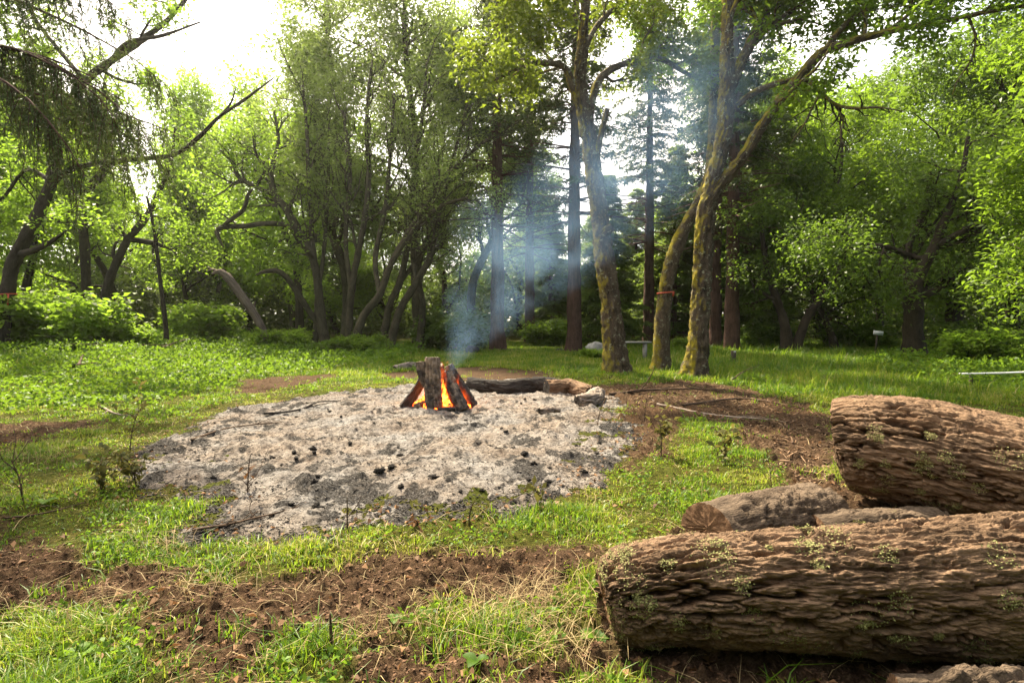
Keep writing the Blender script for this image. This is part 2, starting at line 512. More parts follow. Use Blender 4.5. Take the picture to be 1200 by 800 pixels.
c = mixc(t, mapr(t, n2, 0.32, 0.46, 0.7, 0.0), c, (0.035, 0.032, 0.029))
n4 = noise(t, pos, 24, 7, 0.75, 0.3); c = mixc(t, mapr(t, n4, 0.37, 0.46, 0.8, 0.0), c, (0.05, 0.045, 0.04))
cf = mapr(t, mth(t, 'ADD', attr(t, 'char'), mth(t, 'MULTIPLY', mth(t, 'SUBTRACT', n1, 0.5), 3.2)), 0.30, 0.85)
c = mixc(t, mth(t, 'MULTIPLY', cf, 0.9), c, ramp(t, n2, [(0.38, (0.010, 0.009, 0.008)), (0.55, (0.07, 0.065, 0.06)), (0.66, (0.30, 0.28, 0.26))]))
h = mth(t, 'ADD', n1, mth(t, 'MULTIPLY', n2, 0.5))
princ(t, o, c, 0.97, bump(t, mth(t, 'ADD', h, n4), 1.0, 0.07), 0.03)
ash = mesh_obj('ash_bed', np.stack([AX.ravel(), AY.ravel(), AZ.ravel()], 1)[used], remap[AQ], m, attrs={'char': char.ravel()[used]})
tag(ash, 'wide bed of pale grey wood ash around the campfire', 'ash', kind='stuff')

def top(x, y):
    """height of whatever is uppermost there, ash or soil"""
    x = np.atleast_1d(np.asarray(x, float)); y = np.atleast_1d(np.asarray(y, float))
    z = surf(x, y)
    i = np.clip(((x - ax[0]) / 0.02).astype(int), 0, nx2 - 1); j = np.clip(((y - ay[0]) / 0.02).astype(int), 0, len(ay) - 1)
    return np.where(s[j, i] < 0.28, np.maximum(z, AZ[j, i]), z)
def T1(x, y): return float(top(x, y)[0])
def at(px, py):
    p = G(px, py); p = G(px, py, T1(p[0], p[1])); p[2] = T1(p[0], p[1]); return p

# ------------------------------------------------------------------ wood materials
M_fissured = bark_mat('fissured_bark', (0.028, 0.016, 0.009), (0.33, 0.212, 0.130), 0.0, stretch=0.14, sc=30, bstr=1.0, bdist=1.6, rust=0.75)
M_wood = bark_mat('sawn_wood', (0.10, 0.055, 0.03), (0.26, 0.15, 0.085), stretch=1, sc=30, bstr=0.3)
M_rot = bark_mat('rotten_mossy_bark', (0.030, 0.020, 0.013), (0.20, 0.145, 0.10), 0.03, stretch=0.3, sc=20, moss_side=(0, 0, 1), bstr=1.0, bdist=2)
M_grayb = bark_mat('weathered_wood', (0.14, 0.11, 0.09), (0.38, 0.31, 0.25), stretch=0.12, sc=30, bstr=0.6)
M_char = bark_mat('charred_wood', (0.012, 0.011, 0.010), (0.06, 0.052, 0.046), stretch=0.3, sc=25, bstr=0.8)
M_lichen = leaf_mat('lichen', (0.14, 0.14, 0.05), (0.34, 0.33, 0.13), (0.3, 0.3, 0.1), 0.15, 0.8)

def plates(seed, la, lr, amp, lev=1.0):
    """bark relief: long plates split by furrows; also leaves the relief for the material"""
    st = {}
    def f(b, r):
        q = np.stack([b[:, 0] / la, b[:, 1] / lr, b[:, 2] / lr], 1)
        q = q + 0.22 * np.stack([fbm(q * 1.1, 3, seed), fbm(q * 1.1 + 9, 3, seed + 1), fbm(q * 1.1 + 17, 3, seed + 2)], 1)
        # furrows meander along the log, begin and end, and cut the bark into long plates
        def furrow(p, wid, lo, hi, sd_):
            n = np.abs(fbm(p, 3, sd_)); msk = smooth(lo, hi, fbm(p * 0.55 + 50, 2, sd_ + 7))
            return (1 - smooth(0.0, wid, n)) * (0.25 + 0.75 * msk)
        fa = furrow(q * 0.8, 0.20, -0.25, 0.25, seed)
        fb = furrow(q * [2.0, 1.7, 1.7] + 20, 0.22, -0.1, 0.35, seed + 3)
        n_ = fbm(q * [1.5, 1.3, 1.3] + 31, 4, seed + 8, 0.6) * 3.2
        fl_ = np.floor(n_); layer = (fl_ + smooth(0.82, 1.0, n_ - fl_)) / 3.2
        hh = 0.78 - 0.80 * fa - 0.34 * fb + 0.20 * layer + 0.11 * fbm(q * [3, 6, 6], 4, seed + 3, 0.7)
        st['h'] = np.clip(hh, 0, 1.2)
        return amp * (hh - 0.6) + lev * r * 0.06 * fbm(np.stack([b[:, 0] * 1.6, b[:, 1] / r.mean(), b[:, 2] / r.mean()], 1), 2, seed + 4)
    return f, st

def disc_cap(P, Tn, ring, mat, name, parent, base, rings=7, seed=0):
    """sawn end: concentric rings inside a rim of points"""
    c = ring.mean(0); n = len(ring); V = []; rng = np.random.default_rng(seed)
    for k in range(rings, 0, -1):
        f = k / rings
        V.append(c + (ring - c) * f + Tn * (0.004 * rng.normal(size=(n, 1)) if k < rings else 0))
    V = np.vstack(V + [c[None] + Tn * 0.004])
    Q = []
    for k in range(rings - 1):
        i = np.arange(n); Q.append(np.stack([k * n + i, k * n + (i + 1) % n, (k + 1) * n + (i + 1) % n, (k + 1) * n + i], 1))
    i = np.arange(0, n - 1, 2); b = (rings - 1) * n
    Q.append(np.stack([b + i, b + i + 1, b + (i + 2) % n, np.full(len(i), len(V) - 1)], 1))
    rel = V - c
    buv = np.stack([rel @ Tn, np.linalg.norm(rel, axis=1) * 1.0, 0.15 * np.arctan2(rel[:, 2], rel[:, 0] + rel[:, 1])], 1)
    return mesh_obj(name, V - base, np.vstack(Q), mat, parent, True, {'buv': buv, 'plate': np.ones(len(V))})

def log_thing(name, label, cat, pts, rad, seg, step, amp, la, lr, seed, bark=None, endmat=None, lichen=0, group=None, lev=1.0, moss_side=None):
    Pp, Rr = resample(pts, rad, step)
    f, st = plates(seed, la, lr, amp, lev)
    V, Q, buv = tube(Pp, Rr, seg, f, close=False)
    # bevel the bark at both sawn ends a little
    base = np.array([*Pp[len(Pp) // 2][:2], float(V[:, 2].min())])
    root = thing(name, base, label, cat, group)
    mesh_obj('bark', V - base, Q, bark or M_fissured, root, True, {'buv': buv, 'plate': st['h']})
    T = unit(np.gradient(Pp, axis=0))
    disc_cap(Pp[0], -T[0], V[:seg][::-1], endmat or M_wood, 'cut_end', root, base, seed=seed)
    disc_cap(Pp[-1], T[-1], V[-seg:], endmat or M_wood, 'cut_end', root, base, seed=seed + 1)
    if lichen:
        rng = np.random.default_rng(seed + 50)
        cen = rng.choice(len(V), lichen)
        cen = cen[(V[cen, 2] - base[2]) < (V[:, 2].max() - base[2]) * 0.78]
        ctr = Pp[np.minimum(np.arange(len(V)) // seg, len(Pp) - 1)]
        nr = unit(V - ctr)
        PP, NN = [], []
        for ci in cen:
            rr = rng.uniform(0.015, 0.065)
            near_ = np.where(np.abs(V[:, 0] - V[ci, 0]) < rr * 1.6)[0]
            near_ = near_[np.linalg.norm(V[near_] - V[ci], axis=1) < rr * rng.uniform(0.6, 1.4)]
            if len(near_) == 0: continue
            k = rng.choice(near_, min(len(near_) * 4, 170))
            PP.append(V[k] + rng.normal(size=(len(k), 3)) * 0.004); NN.append(nr[k])
        PP = np.vstack(PP); NN = np.vstack(NN)
        n = len(PP); d = unit(rng.normal(size=(n, 3))); d = unit(d - NN * np.sum(d * NN, 1)[:, None] * 0.7); sd2 = np.cross(NN, d)
        l = rng.uniform(0.004, 0.009, n)[:, None]
        LV = np.stack([PP + NN * 0.001, PP + d * l * 0.5 + sd2 * l * 0.45 + NN * 0.003, PP + d * l + NN * 0.004, PP + d * l * 0.5 - sd2 * l * 0.45 + NN * 0.003], 1).reshape(-1, 3)
        lo = mesh_obj('lichen', LV - base, np.arange(4 * n).reshape(n, 4), M_lichen, root, False, {'tint': np.repeat(rng.random(n), 4)})
        lo['kind'] = 'stuff'
    return root

# ------------------------------------------------------------------ the cut logs at the right
def zz(x, y, h): return (x, y, float(gh(x, y)) + h)
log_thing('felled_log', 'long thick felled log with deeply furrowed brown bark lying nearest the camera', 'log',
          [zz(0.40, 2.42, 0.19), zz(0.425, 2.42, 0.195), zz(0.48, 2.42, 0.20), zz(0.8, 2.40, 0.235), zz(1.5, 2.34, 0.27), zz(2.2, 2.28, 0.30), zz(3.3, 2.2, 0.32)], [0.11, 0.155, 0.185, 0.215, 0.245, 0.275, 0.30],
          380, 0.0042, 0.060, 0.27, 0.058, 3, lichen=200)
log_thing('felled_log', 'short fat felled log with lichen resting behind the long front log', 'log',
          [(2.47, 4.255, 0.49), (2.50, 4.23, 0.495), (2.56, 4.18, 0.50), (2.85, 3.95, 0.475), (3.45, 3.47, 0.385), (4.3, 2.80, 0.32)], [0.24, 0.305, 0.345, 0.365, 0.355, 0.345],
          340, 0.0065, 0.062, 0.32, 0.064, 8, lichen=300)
# half-round split log with its sawn face towards the left
def split_log(name, label, A, B, r, hgt, seed, seg=80, step=0.012, bark=None):
    A, B = np.array(A, float), np.array(B, float)
    n = max(6, int(np.linalg.norm(B - A) / step)); f = np.linspace(0, 1, n)[:, None]
    Pc = A + (B - A) * f
    T = unit(B - A); S_ = unit(np.cross(T, [0, 0, 1])); Up = np.cross(S_, T)
    th = np.linspace(0, 2 * PI, seg, endpoint=False)
    cx, cz = np.cos(th), np.where(np.sin(th) > 0, np.sin(th) * hgt / r, np.sin(th) * 0.12)
    b = np.stack([np.repeat(f[:, 0] * np.linalg.norm(B - A), seg), np.tile(cx * r, n), np.tile(cz * r, n)], 1)
    fn, st = plates(seed, 0.16, 0.05, 0.055)
    dd = fn(b, np.full(len(b), r)) * np.tile(np.sin(th) > -0.1, n)
    missing = smooth(0.10, 0.24, b[:, 0] + 0.06 * fbm(b * 9, 2, 3))
    dd = dd * (0.25 + 0.75 * missing) + 0.02 * (missing - 1)
    V = np.repeat(Pc, seg, 0) + S_ * (b[:, 1] * (1 + dd / r))[:, None] + Up * (b[:, 2] * (1 + dd / r))[:, None]
    i = np.arange(n - 1)[:, None] * seg; j = np.arange(seg)[None]; j2 = (j + 1) % seg
    Q = np.stack([i + j, i + j2, i + seg + j2, i + seg + j], -1).reshape(-1, 4)
    base = np.array([*A[:2], V[:, 2].min()])
    root = thing(name, base, label, 'log')
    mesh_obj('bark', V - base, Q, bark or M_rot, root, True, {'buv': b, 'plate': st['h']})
    disc_cap(A, -T, V[:seg], M_wood, 'cut_end', root, base, seed=seed)
    disc_cap(B, T, V[-seg:], M_wood, 'cut_end', root, base, seed=seed + 1)
    return root
split_log('split_log', 'half-round split log with its brown sawn end facing left behind the long front log', (1.21, 3.47, 0.06), (2.15, 3.93, 0.03), 0.25, 0.225, 21)
split_log('rotten_log', 'flat mossy piece of rotten log half sunk under the short fat log', (1.92, 3.55, 0.04), (2.75, 3.62, 0.05), 0.17, 0.14, 33)
split_log('log_chunk', 'small mossy log chunk in front of the long front log at the bottom edge', (1.36, 1.97, 0.03), (1.80, 1.90, 0.05), 0.09, 0.145, 37, bark=M_rot)
# ------------------------------------------------------------------ campfire
m, t, o = new_mat('burning_wood')
v = scalev(t, attr(t, 'buv', 'Vector'), (0.25, 1, 1))
n1 = noise(t, v, 26, 7, 0.65); n2 = noise(t, attr(t, 'buv', 'Vector'), 7, 5, 0.7)
c = ramp(t, n1, [(0.3, (0.09, 0.062, 0.042)), (0.7, (0.42, 0.32, 0.23))])
sx = t.nodes.new('ShaderNodeSeparateXYZ'); t.links.new(attr(t, 'buv', 'Vector'), sx.inputs[0])
c = mixc(t, mapr(t, mth(t, 'ADD', n2, mth(t, 'MULTIPLY', attr(t, 'burn'), 0.6)), 0.55, 0.75), c, ramp(t, n1, [(0.3, (0.012, 0.010, 0.009)), (0.75, (0.12, 0.10, 0.09))]))
princ(t, o, c, 0.9, bump(t, n1, 0.9, 0.02), 0.15)
M_burn = m
m, t, o = new_mat('glowing_coals')
g = t.nodes.new('ShaderNodeNewGeometry')
n1 = noise(t, g.outputs['Position'], 16, 5, 0.7)
p = princ(t, o, ramp(t, n1, [(0.4, (0.01, 0.008, 0.007)), (0.7, (0.12, 0.1, 0.09))]), 0.9)
t.links.new(ramp(t, n1, [(0.0, (1.0, 0.30, 0.03)), (0.5, (1.0, 0.10, 0.008)), (0.62, (0.25, 0.01, 0.0))]), p.inputs['Emission Color'])
t.links.new(mapr(t, n1, 0.60, 0.36, 0, 5.0), p.inputs['Emission Strength'])
M_coal = m

FX, FY = float(G(510, 488)[0]), float(G(510, 488)[1])
FZ = T1(FX, FY) - 0.02
def firewood(label, A, B, rA, rB, seed, cat='firewood', burn=(1, 0), flat=0.0, name='burning_log'):
    A, B = np.array(A, float), np.array(B, float)
    rng = np.random.default_rng(seed)
    mid = (A + B) / 2 + rng.normal(size=3) * 0.015
    Pp, Rr = resample([A, mid, B], [rA, (rA + rB) / 2, rB], 0.012)
    f, st = plates(seed, 0.12, 0.045, 0.034, 1.6)
    V, Q, buv = tube(Pp, Rr, 56, f, close=False)
    if flat:                                               # split face
        T, U, Bn = frames(Pp); ctr = np.repeat(Pp, 56, 0); nn = np.repeat(U, 56, 0)
        dd = np.sum((V - ctr) * nn, 1); lim = np.repeat(Rr, 56) * flat
        V = V - nn * np.maximum(dd - lim, 0)[:, None]
    L = buv[:, 0].max(); burnv = burn[0] * (1 - buv[:, 0] / L) + burn[1] * buv[:, 0] / L
    base = np.array([A[0], A[1], V[:, 2].min()])
    root = thing(name, base, label, cat, 'firewood leaning together in the campfire')
    mesh_obj('bark', V - base, Q, M_burn, root, True, {'buv': buv, 'plate': st['h'], 'burn': burnv})
    T = unit(np.gradient(Pp, axis=0))
    for k, (rg_, tt) in enumerate(((V[:56][::-1], -T[0]), (V[-56:], T[-1]))):
        rg_ = rg_.copy()
        e = disc_cap(rg_.mean(0), tt, rg_, M_burn if burn[k] > 0.2 else M_grayb, 'cut_end', root, base, seed=seed + k)
    return root
def fp(px, py, dy=0.0): return W(px, py, FY + dy)
firewood('thick upright log standing in the middle front of the campfire', [*fp(509, 487)[:2], FZ + 0.0], fp(507, 419, 0.05), 0.125, 0.11, 61, burn=(0.35, 0.1))
firewood('broken knobby stub stuck on the upright log at the left of its top', fp(500, 452, 0.04), fp(494, 424, 0.04), 0.06, 0.075, 62, burn=(0.2, 0.3))
firewood('flat split plank leaning from far left towards the upright log', [*fp(473, 476, 0.05)[:2], FZ + 0.03], fp(500, 436, 0.22), 0.075, 0.06, 63, burn=(0.9, 0.3), flat=0.2)
firewood('split slab leaning from the right with bark side facing the viewer', [*fp(543, 482, -0.02)[:2], FZ + 0.0], fp(524, 436, 0.2), 0.12, 0.085, 64, burn=(0.45, 0.25), flat=0.3)
firewood('outermost thin slab at the right side of the campfire with glowing edge', [*fp(554, 472, 0.28)[:2], FZ + 0.02], fp(526, 428, 0.32), 0.09, 0.06, 65, burn=(0.7, 0.6), flat=0.25)
firewood('charred log at the back of the campfire behind the upright log', [*fp(522, 468, 0.62)[:2], FZ + 0.02], fp(512, 428, 0.30), 0.10, 0.09, 66, burn=(0.9, 0.9))
firewood('short stub of wood lying at the foot of the upright log on the left', [*fp(489, 480, -0.02)[:2], FZ + 0.05], [*fp(498, 480, 0.14)[:2], FZ + 0.07], 0.065, 0.06, 67, burn=(0.5, 0.4))
firewood('thin burnt stick lying flat in front of the fire on the ash', [*fp(514, 492, -0.16)[:2], FZ + 0.03], [*fp(534, 491, -0.14)[:2], FZ + 0.04], 0.035, 0.03, 68, burn=(0.9, 0.9))

# coals heaped inside
rng = np.random.default_rng(5)
root = thing('ember_heap', (FX + 0.1, FY + 0.2, FZ), 'heap of glowing orange coals between the burning logs', 'embers')
for k in range(34):
    a_, r_ = rng.uniform(0, 2 * PI), rng.uniform(0, 0.42) ** 0.9
    cpt = np.array([FX + 0.08 + r_ * math.cos(a_), FY + 0.22 + 0.75 * r_ * math.sin(a_), FZ + 0.03 + rng.uniform(0, 0.36) * (1 - r_ / 0.5)])
    dv = unit(rng.normal(size=3)); l = rng.uniform(0.03, 0.08)
    Pp, Rr = resample([cpt - dv * l, cpt, cpt + dv * l], [0.03, 0.05, 0.028], 0.02)
    V, Q, b = tube(Pp, Rr, 10, lambda b_, r_: 0.3 * r_ * fbm(b_ * 25 + k, 2, 4))
    mesh_obj('coal', V - np.array(root.location), Q, M_coal, root)

# flames: thin lapping tongues of real geometry with a hot gas volume
def flame_volume():
    m, t, o = new_mat('flame_gas')
    ob = t.nodes.new('ShaderNodeTexCoord').outputs['Object']
    mp = t.nodes.new('ShaderNodeMapping'); t.links.new(ob, mp.inputs[0]); mp.inputs['Scale'].default_value = (1, 1, 0.36)
    nz = noise(t, mp.outputs[0], 8.5, 4, 0.55, 0.9)
    sx = t.nodes.new('ShaderNodeSeparateXYZ'); t.links.new(ob, sx.inputs[0])
    z = sx.outputs[2]
    rad = mth(t, 'SQRT', mth(t, 'ADD', mth(t, 'MULTIPLY', sx.outputs[0], sx.outputs[0]), mth(t, 'MULTIPLY', mth(t, 'MULTIPLY', sx.outputs[1], sx.outputs[1]), 1.8)))
    lim = mapr(t, z, 0.0, 0.95, 0.46, 0.10)
    fall = mapr(t, mth(t, 'DIVIDE', rad, lim), 1.0, 0.35)
    thr = mapr(t, z, 0.0, 0.95, 0.42, 0.66)
    f = mth(t, 'MULTIPLY', mapr(t, mth(t, 'SUBTRACT', nz, thr), 0.0, 0.24), fall)
    e = t.nodes.new('ShaderNodeEmission')
    t.links.new(mixc(t, mapr(t, f, 0.1, 0.8), (1.0, 0.10, 0.006), (1.0, 0.36, 0.05)), e.inputs[0])
    t.links.new(mth(t, 'MULTIPLY', f, 30.0), e.inputs[1])
    t.links.new(e.outputs[0], o.inputs['Volume'])
    return m
base = np.array([FX + 0.10, FY + 0.24, FZ])
Pp = np.array([base + [0.16 * f * f, 0, f * 1.0] for f in np.linspace(0, 1, 6)])
V, Q, b = tube(Pp, np.array([0.42, 0.46, 0.40, 0.3, 0.2, 0.1]), 16)
fl = mesh_obj('flames', V - base, Q, flame_volume(), loc=base)
tag(fl, 'orange flames licking up between the stacked burning logs', 'fire', kind='stuff')
fl_d = bpy.data.lights.new('fire_glow', 'POINT'); fl_d.energy = 25; fl_d.color = (1, 0.35, 0.08); fl_d.shadow_soft_size = 0.15
fg = bpy.data.objects.new('fire_glow', fl_d); COL.objects.link(fg); fg.location = base + [0.0, 0.05, 0.25]

# smoke drifting off to the right and away
m, t, o = new_mat('smoke')
pos = t.nodes.new('ShaderNodeNewGeometry').outputs['Position']
sx = t.nodes.new('ShaderNodeSeparateXYZ'); t.links.new(pos, sx.inputs[0])
SA, SB, SR = 0.80, 0.85, 0.85
zr = mth(t, 'SUBTRACT', sx.outputs[2], 0.75)
wob = mth(t, 'MULTIPLY', mth(t, 'SUBTRACT', noise(t, scalev(t, pos, (0.25, 0.25, 1)), 0.85, 3, 0.55), 0.5), mth(t, 'MINIMUM', mth(t, 'MULTIPLY', zr, 1.5), 2.6))
dx = mth(t, 'ADD', wob, mth(t, 'SUBTRACT', sx.outputs[0], mth(t, 'MULTIPLY_ADD', zr, SA, FX + 0.25)))
dy = mth(t, 'SUBTRACT', sx.outputs[1], mth(t, 'MULTIPLY_ADD', zr, SB, FY + 0.25))
rr = mth(t, 'MINIMUM', mth(t, 'MULTIPLY_ADD', mth(t, 'MAXIMUM', zr, 0.0), SR, 0.16), 2.4)
dd = mth(t, 'DIVIDE', mth(t, 'SQRT', mth(t, 'ADD', mth(t, 'MULTIPLY', dx, dx), mth(t, 'MULTIPLY', dy, dy))), rr)
nz = noise(t, scalev(t, pos, (1, 1, 0.75)), 0.8, 6, 0.62, 1.8)
dens = mth(t, 'MULTIPLY', mapr(t, dd, 1.0, 0.15), mapr(t, nz, 0.44, 0.62))
dens = mth(t, 'MULTIPLY', dens, mapr(t, sx.outputs[2], 11.0, 3.5))
dens = mth(t, 'MULTIPLY', dens, mapr(t, sx.outputs[2], 0.5, 1.1))
dens = mth(t, 'DIVIDE', mth(t, 'MULTIPLY', dens, 0.33), mth(t, 'POWER', rr, 0.6))
sc_ = t.nodes.new('ShaderNodeVolumeScatter')
sc_.inputs['Color'].default_value = (0.34, 0.60, 1.0, 1); sc_.inputs['Anisotropy'].default_value = 0.25
t.links.new(dens, sc_.inputs['Density']); t.links.new(sc_.outputs[0], o.inputs['Volume'])
zs = np.array([0.5, 1.0, 1.8, 3.0, 4.5, 6.5, 9.0, 11.0])
Pp = np.array([[FX + 0.25 + SA * (z - 0.75), FY + 0.25 + SB * (z - 0.75), z] for z in zs])
V, Q, b = tube(Pp, np.minimum(0.22 + 0.95 * np.maximum(zs - 0.6, 0), 2.7), 20)
sm = mesh_obj('smoke', V - Pp[0], Q, m, loc=Pp[0]); m.cycles.volume_step_rate = 1.0
tag(sm, 'thin bluish smoke drifting up and right from the campfire', 'smoke', kind='stuff')

# ring of half burnt logs behind the fire
def ring_log(label, px, rad, seed, mat, dz=0.0, cat='log', name='charred_log'):
    pts = [at(x, y) for x, y in px]
    pts = [np.array([p[0], p[1], p[2] + r * 0.55 + dz]) for p, r in zip(pts, rad)]
    return log_thing(name, label, cat, pts, rad, 64, 0.03, 0.06, 0.2, 0.07, seed, bark=mat, endmat=M_char, lev=2.5)
ring_log('long half burnt log lying on the ash just behind the fire', [(548, 456), (590, 457), (630, 458), (662, 459)], [0.13, 0.16, 0.17, 0.15], 71, M_char)
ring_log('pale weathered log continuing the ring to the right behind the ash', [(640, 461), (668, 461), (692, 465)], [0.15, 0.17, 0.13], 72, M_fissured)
ring_log('crooked flaking log end curving forward at the right of the ash', [(676, 474), (692, 473), (701, 466)], [0.10, 0.14, 0.13], 73, M_grayb)
ring_log('low pale log lying in grass left of the fire', [(462, 434), (480, 432), (502, 431)], [0.09, 0.12, 0.08], 74, M_grayb)
ring_log('small broken branch piece lying on the ash before the ring logs', [(632, 486), (645, 485), (656, 482)], [0.05, 0.06, 0.04], 75, M_grayb)

# ------------------------------------------------------------------ charcoal, sticks, stones
def lump(seed, r, sq=(1, 1, 0.6), seg=14, rough=0.35, sc=2.0):
    th = np.linspace(0, PI, 9); V = []
    rng = np.random.default_rng(seed)
    Pp = np.array([[0, 0, -math.cos(a)] for a in th]); Rr = np.maximum(np.sin(th), 0.04)
    V, Q, b = tube(Pp, Rr, seg)
    n = unit(V)
    f1, f2, c = voronoi(n * 1.3 + seed * 3.1, seed)
    V = n * (1 + rough * fbm(n * sc + seed, 3, seed)[:, None] - 0.25 * f1[:, None]) * r * np.array(sq)
    V[:, 2] -= V[:, 2].min()
    return V, Q, b
protos = []
for k in range(5):
    V, Q, b = lump(100 + k, 0.05, (1.6, 0.9, 0.7), 9, 0.75, 2.6)
    o_ = mesh_obj('charcoal_lump', V, Q, M_char, None, False, {'buv': b, 'plate': np.ones(len(V))})
    protos.append(o_)
rng = np.random.default_rng(77)
spots = [at(x, y) for x, y in ((366, 527), (399, 535), (384, 531), (372, 585), (345, 530), (410, 520), (460, 552), (508, 556), (470, 570), (445, 553), (625, 540), (615, 533), (588, 505), (655, 520), (330, 545), (300, 560), (480, 595), (540, 575), (250, 560), (230, 540), (570, 520), (438, 500), (602, 590), (660, 566))]
while len(spots) < 90:
    x, y = rng.uniform(-4.2, 1.4), rng.uniform(3.6, 9.5)
    if ash_sd(np.array([x]), np.array([y]))[0] < -0.08 and math.hypot(x - FX, y - FY) > 0.6:
        if y < 5.6 or rng.random() < 0.35: spots.append(np.array([x, y, T1(x, y)]))
for k, p in enumerate(spots):
    o_ = protos[k] if k < 5 else protos[k % 5].copy()
    if k >= 5: COL.objects.link(o_)
    s_ = rng.uniform(0.2, 0.5) * (1.5 if k < 12 else 1)
    o_.location = (p[0], p[1], p[2] - 0.012 * s_); o_.scale = (s_ * rng.uniform(0.8, 1.4), s_, s_ * rng.uniform(0.7, 1.1)); o_.rotation_euler = (rng.uniform(-.2, .2), rng.uniform(-.2, .2), rng.uniform(0, 6.28))
    tag(o_, 'small black lump of charcoal lying on the pale ash', 'charcoal', 'charcoal lumps scattered over the ash')

m, t, o = new_mat('lichened_stone')
g = t.nodes.new('ShaderNodeTexCoord').outputs['Object']
n1 = noise(t, g, 5, 7, 0.65); n2 = noise(t, g, 22, 5, 0.7)
c = mixc(t, mapr(t, n2, 0.5, 0.7, 0, 0.7), ramp(t, n1, [(0.3, (0.16, 0.15, 0.13)), (0.7, (0.40, 0.38, 0.34))]), (0.10, 0.10, 0.06))
princ(t, o, c, 0.9, bump(t, n2, 0.6, 0.02), 0.2); M_stone = m
m, t, o = new_mat('dark_stone')
g = t.nodes.new('ShaderNodeTexCoord').outputs['Object']; n1 = noise(t, g, 8, 6, 0.65)
princ(t, o, ramp(t, n1, [(0.3, (0.02, 0.02, 0.02)), (0.7, (0.10, 0.10, 0.10))]), 0.9, bump(t, n1, 0.6, 0.02), 0.2); M_dstone = m
def rock(label, px, py, Y, r, sq, seed, mat=None):
    p = W(px, py, Y); V, Q, b = lump(seed, r, sq, 40, 0.3, 1.6)
    tag(mesh_obj('boulder', V, Q, mat or M_stone, loc=(p[0], Y, float(gh(p[0], Y)) - 0.08)), label, 'rock')
rock('large pale grey boulder in the grass beside the mossy oak trunk', 700, 408, 22, 0.42, (1.2, 0.9, 0.75), 301)
rock('small dark rock in the grass straight behind the fire', 553, 408, 24, 0.26, (1.3, 0.9, 0.8), 302, M_dstone)
rock('low dark stone in the grass beneath the second conifer', 655, 404, 26, 0.2, (1.2, 0.9, 0.5), 303, M_dstone)

# thin dead stems standing up from ash and soil
M_twig = bark_mat('dead_twig', (0.03, 0.02, 0.014), (0.13, 0.085, 0.055), stretch=0.3, sc=60, bstr=0.3)
M_dryleaf = leaf_mat('dry_leaf', (0.07, 0.035, 0.018), (0.24, 0.13, 0.06), (0.3, 0.14, 0.05), 0.2, 0.7)
M_wleaf = leaf_mat('wilted_leaf', (0.05, 0.065, 0.015), (0.17, 0.16, 0.045), (0.3, 0.25, 0.06), 0.3, 0.6)
def stem_plant(label, px, py, h, seed, nb, nleaf=0, mat=None, ang=0.7, r0=0.006, cat='dead plant', name='burnt_seedling', lsize=0.05, lean=0.08):
    p = at(px, py); rng = np.random.default_rng(seed); A = Acc(); tips = []
    ln = np.array([rng.normal() * lean, rng.normal() * lean, 0])
    main = [np.array([0, 0, -0.03]), np.array([0, 0, 0.35 * h]) + ln * 0.3 * h, np.array([0, 0, 0.7 * h]) + ln * 0.8 * h, np.array([0, 0, h]) + ln * 1.6 * h]
    Pp, Rr = resample(main, [r0, r0 * 0.85, r0 * 0.7, r0 * 0.4], h / 12)
    V, Q, b = tube(Pp, Rr, 6); A.add(V, Q, buv=b, plate=np.ones(len(V))); tips += list(Pp[5:])
    for k in range(nb):
        s0 = Pp[rng.integers(2, len(Pp) - 1)]; a_ = rng.uniform(0, 2 * PI); l = h * rng.uniform(0.4, 0.9)
        dv = np.array([math.cos(a_) * math.sin(ang), math.sin(a_) * math.sin(ang), math.cos(ang)])
        bp = [s0, s0 + dv * l * 0.4 + rng.normal(size=3) * l * 0.08, s0 + dv * l + rng.normal(size=3) * l * 0.15]
        b2, r2 = resample(bp, [r0 * 0.6, r0 * 0.45, r0 * 0.25], l / 8)
        V, Q, b = tube(b2, r2, 5); A.add(V, Q, buv=b, plate=np.ones(len(V))); tips += list(b2[2:])
    root = thing(name, p, label, cat)
    A.obj('stem', M_twig, root)
    if nleaf:
        tp = np.array(tips)[rng.integers(0, len(tips), nleaf)] + rng.normal(size=(nleaf, 3)) * 0.008
        V, Q = leaves(tp, rng, lsize, lsize * 0.5, 0.3)
        lf = mesh_obj('foliage', V, Q, mat or M_dryleaf, root, False, {'tint': np.repeat(rng.random(nleaf), 4)})
    return root
stem_plant('forked burnt seedling with two dark curled leaves standing on the ash', 290, 570, 0.30, 1, 5, 6, M_dryleaf, lsize=0.07)
stem_plant('single bare black stem standing at the front edge of the ash, left one', 407, 620, 0.22, 2, 1)
stem_plant('single bare black stem at the front edge of the ash right of the dry leaves', 549, 612, 0.18, 3, 0)
stem_plant('short thick dark stake pushed into the brown soil in front', 388, 757, 0.13, 4, 0, r0=0.008, cat='stake', name='wooden_stake', lean=0.02)
stem_plant('dark leafless bush twig in the grass at the far left', 28, 590, 0.34, 5, 9, 0, ang=0.6)
stem_plant('small leafy shrub with brownish leaves at the left ash edge', 152, 528, 0.42, 6, 6, 46, M_wleaf, lsize=0.07, name='wilted_shrub', cat='shrub')
stem_plant('low wilted seedling with olive leaves left of the ash', 118, 575, 0.25, 7, 9, 90, M_wleaf, lsize=0.07, name='wilted_shrub', cat='shrub')
stem_plant('low wilted shrub at the left end of the ash bed, leaves drooping', 160, 572, 0.24, 8, 9, 80, M_wleaf, lsize=0.07, name='wilted_shrub', cat='shrub')
stem_plant('sprig of broad olive leaves at the front right ash edge', 630, 596, 0.17, 9, 4, 22, M_wleaf, lsize=0.07, name='wilted_shrub', cat='shrub')
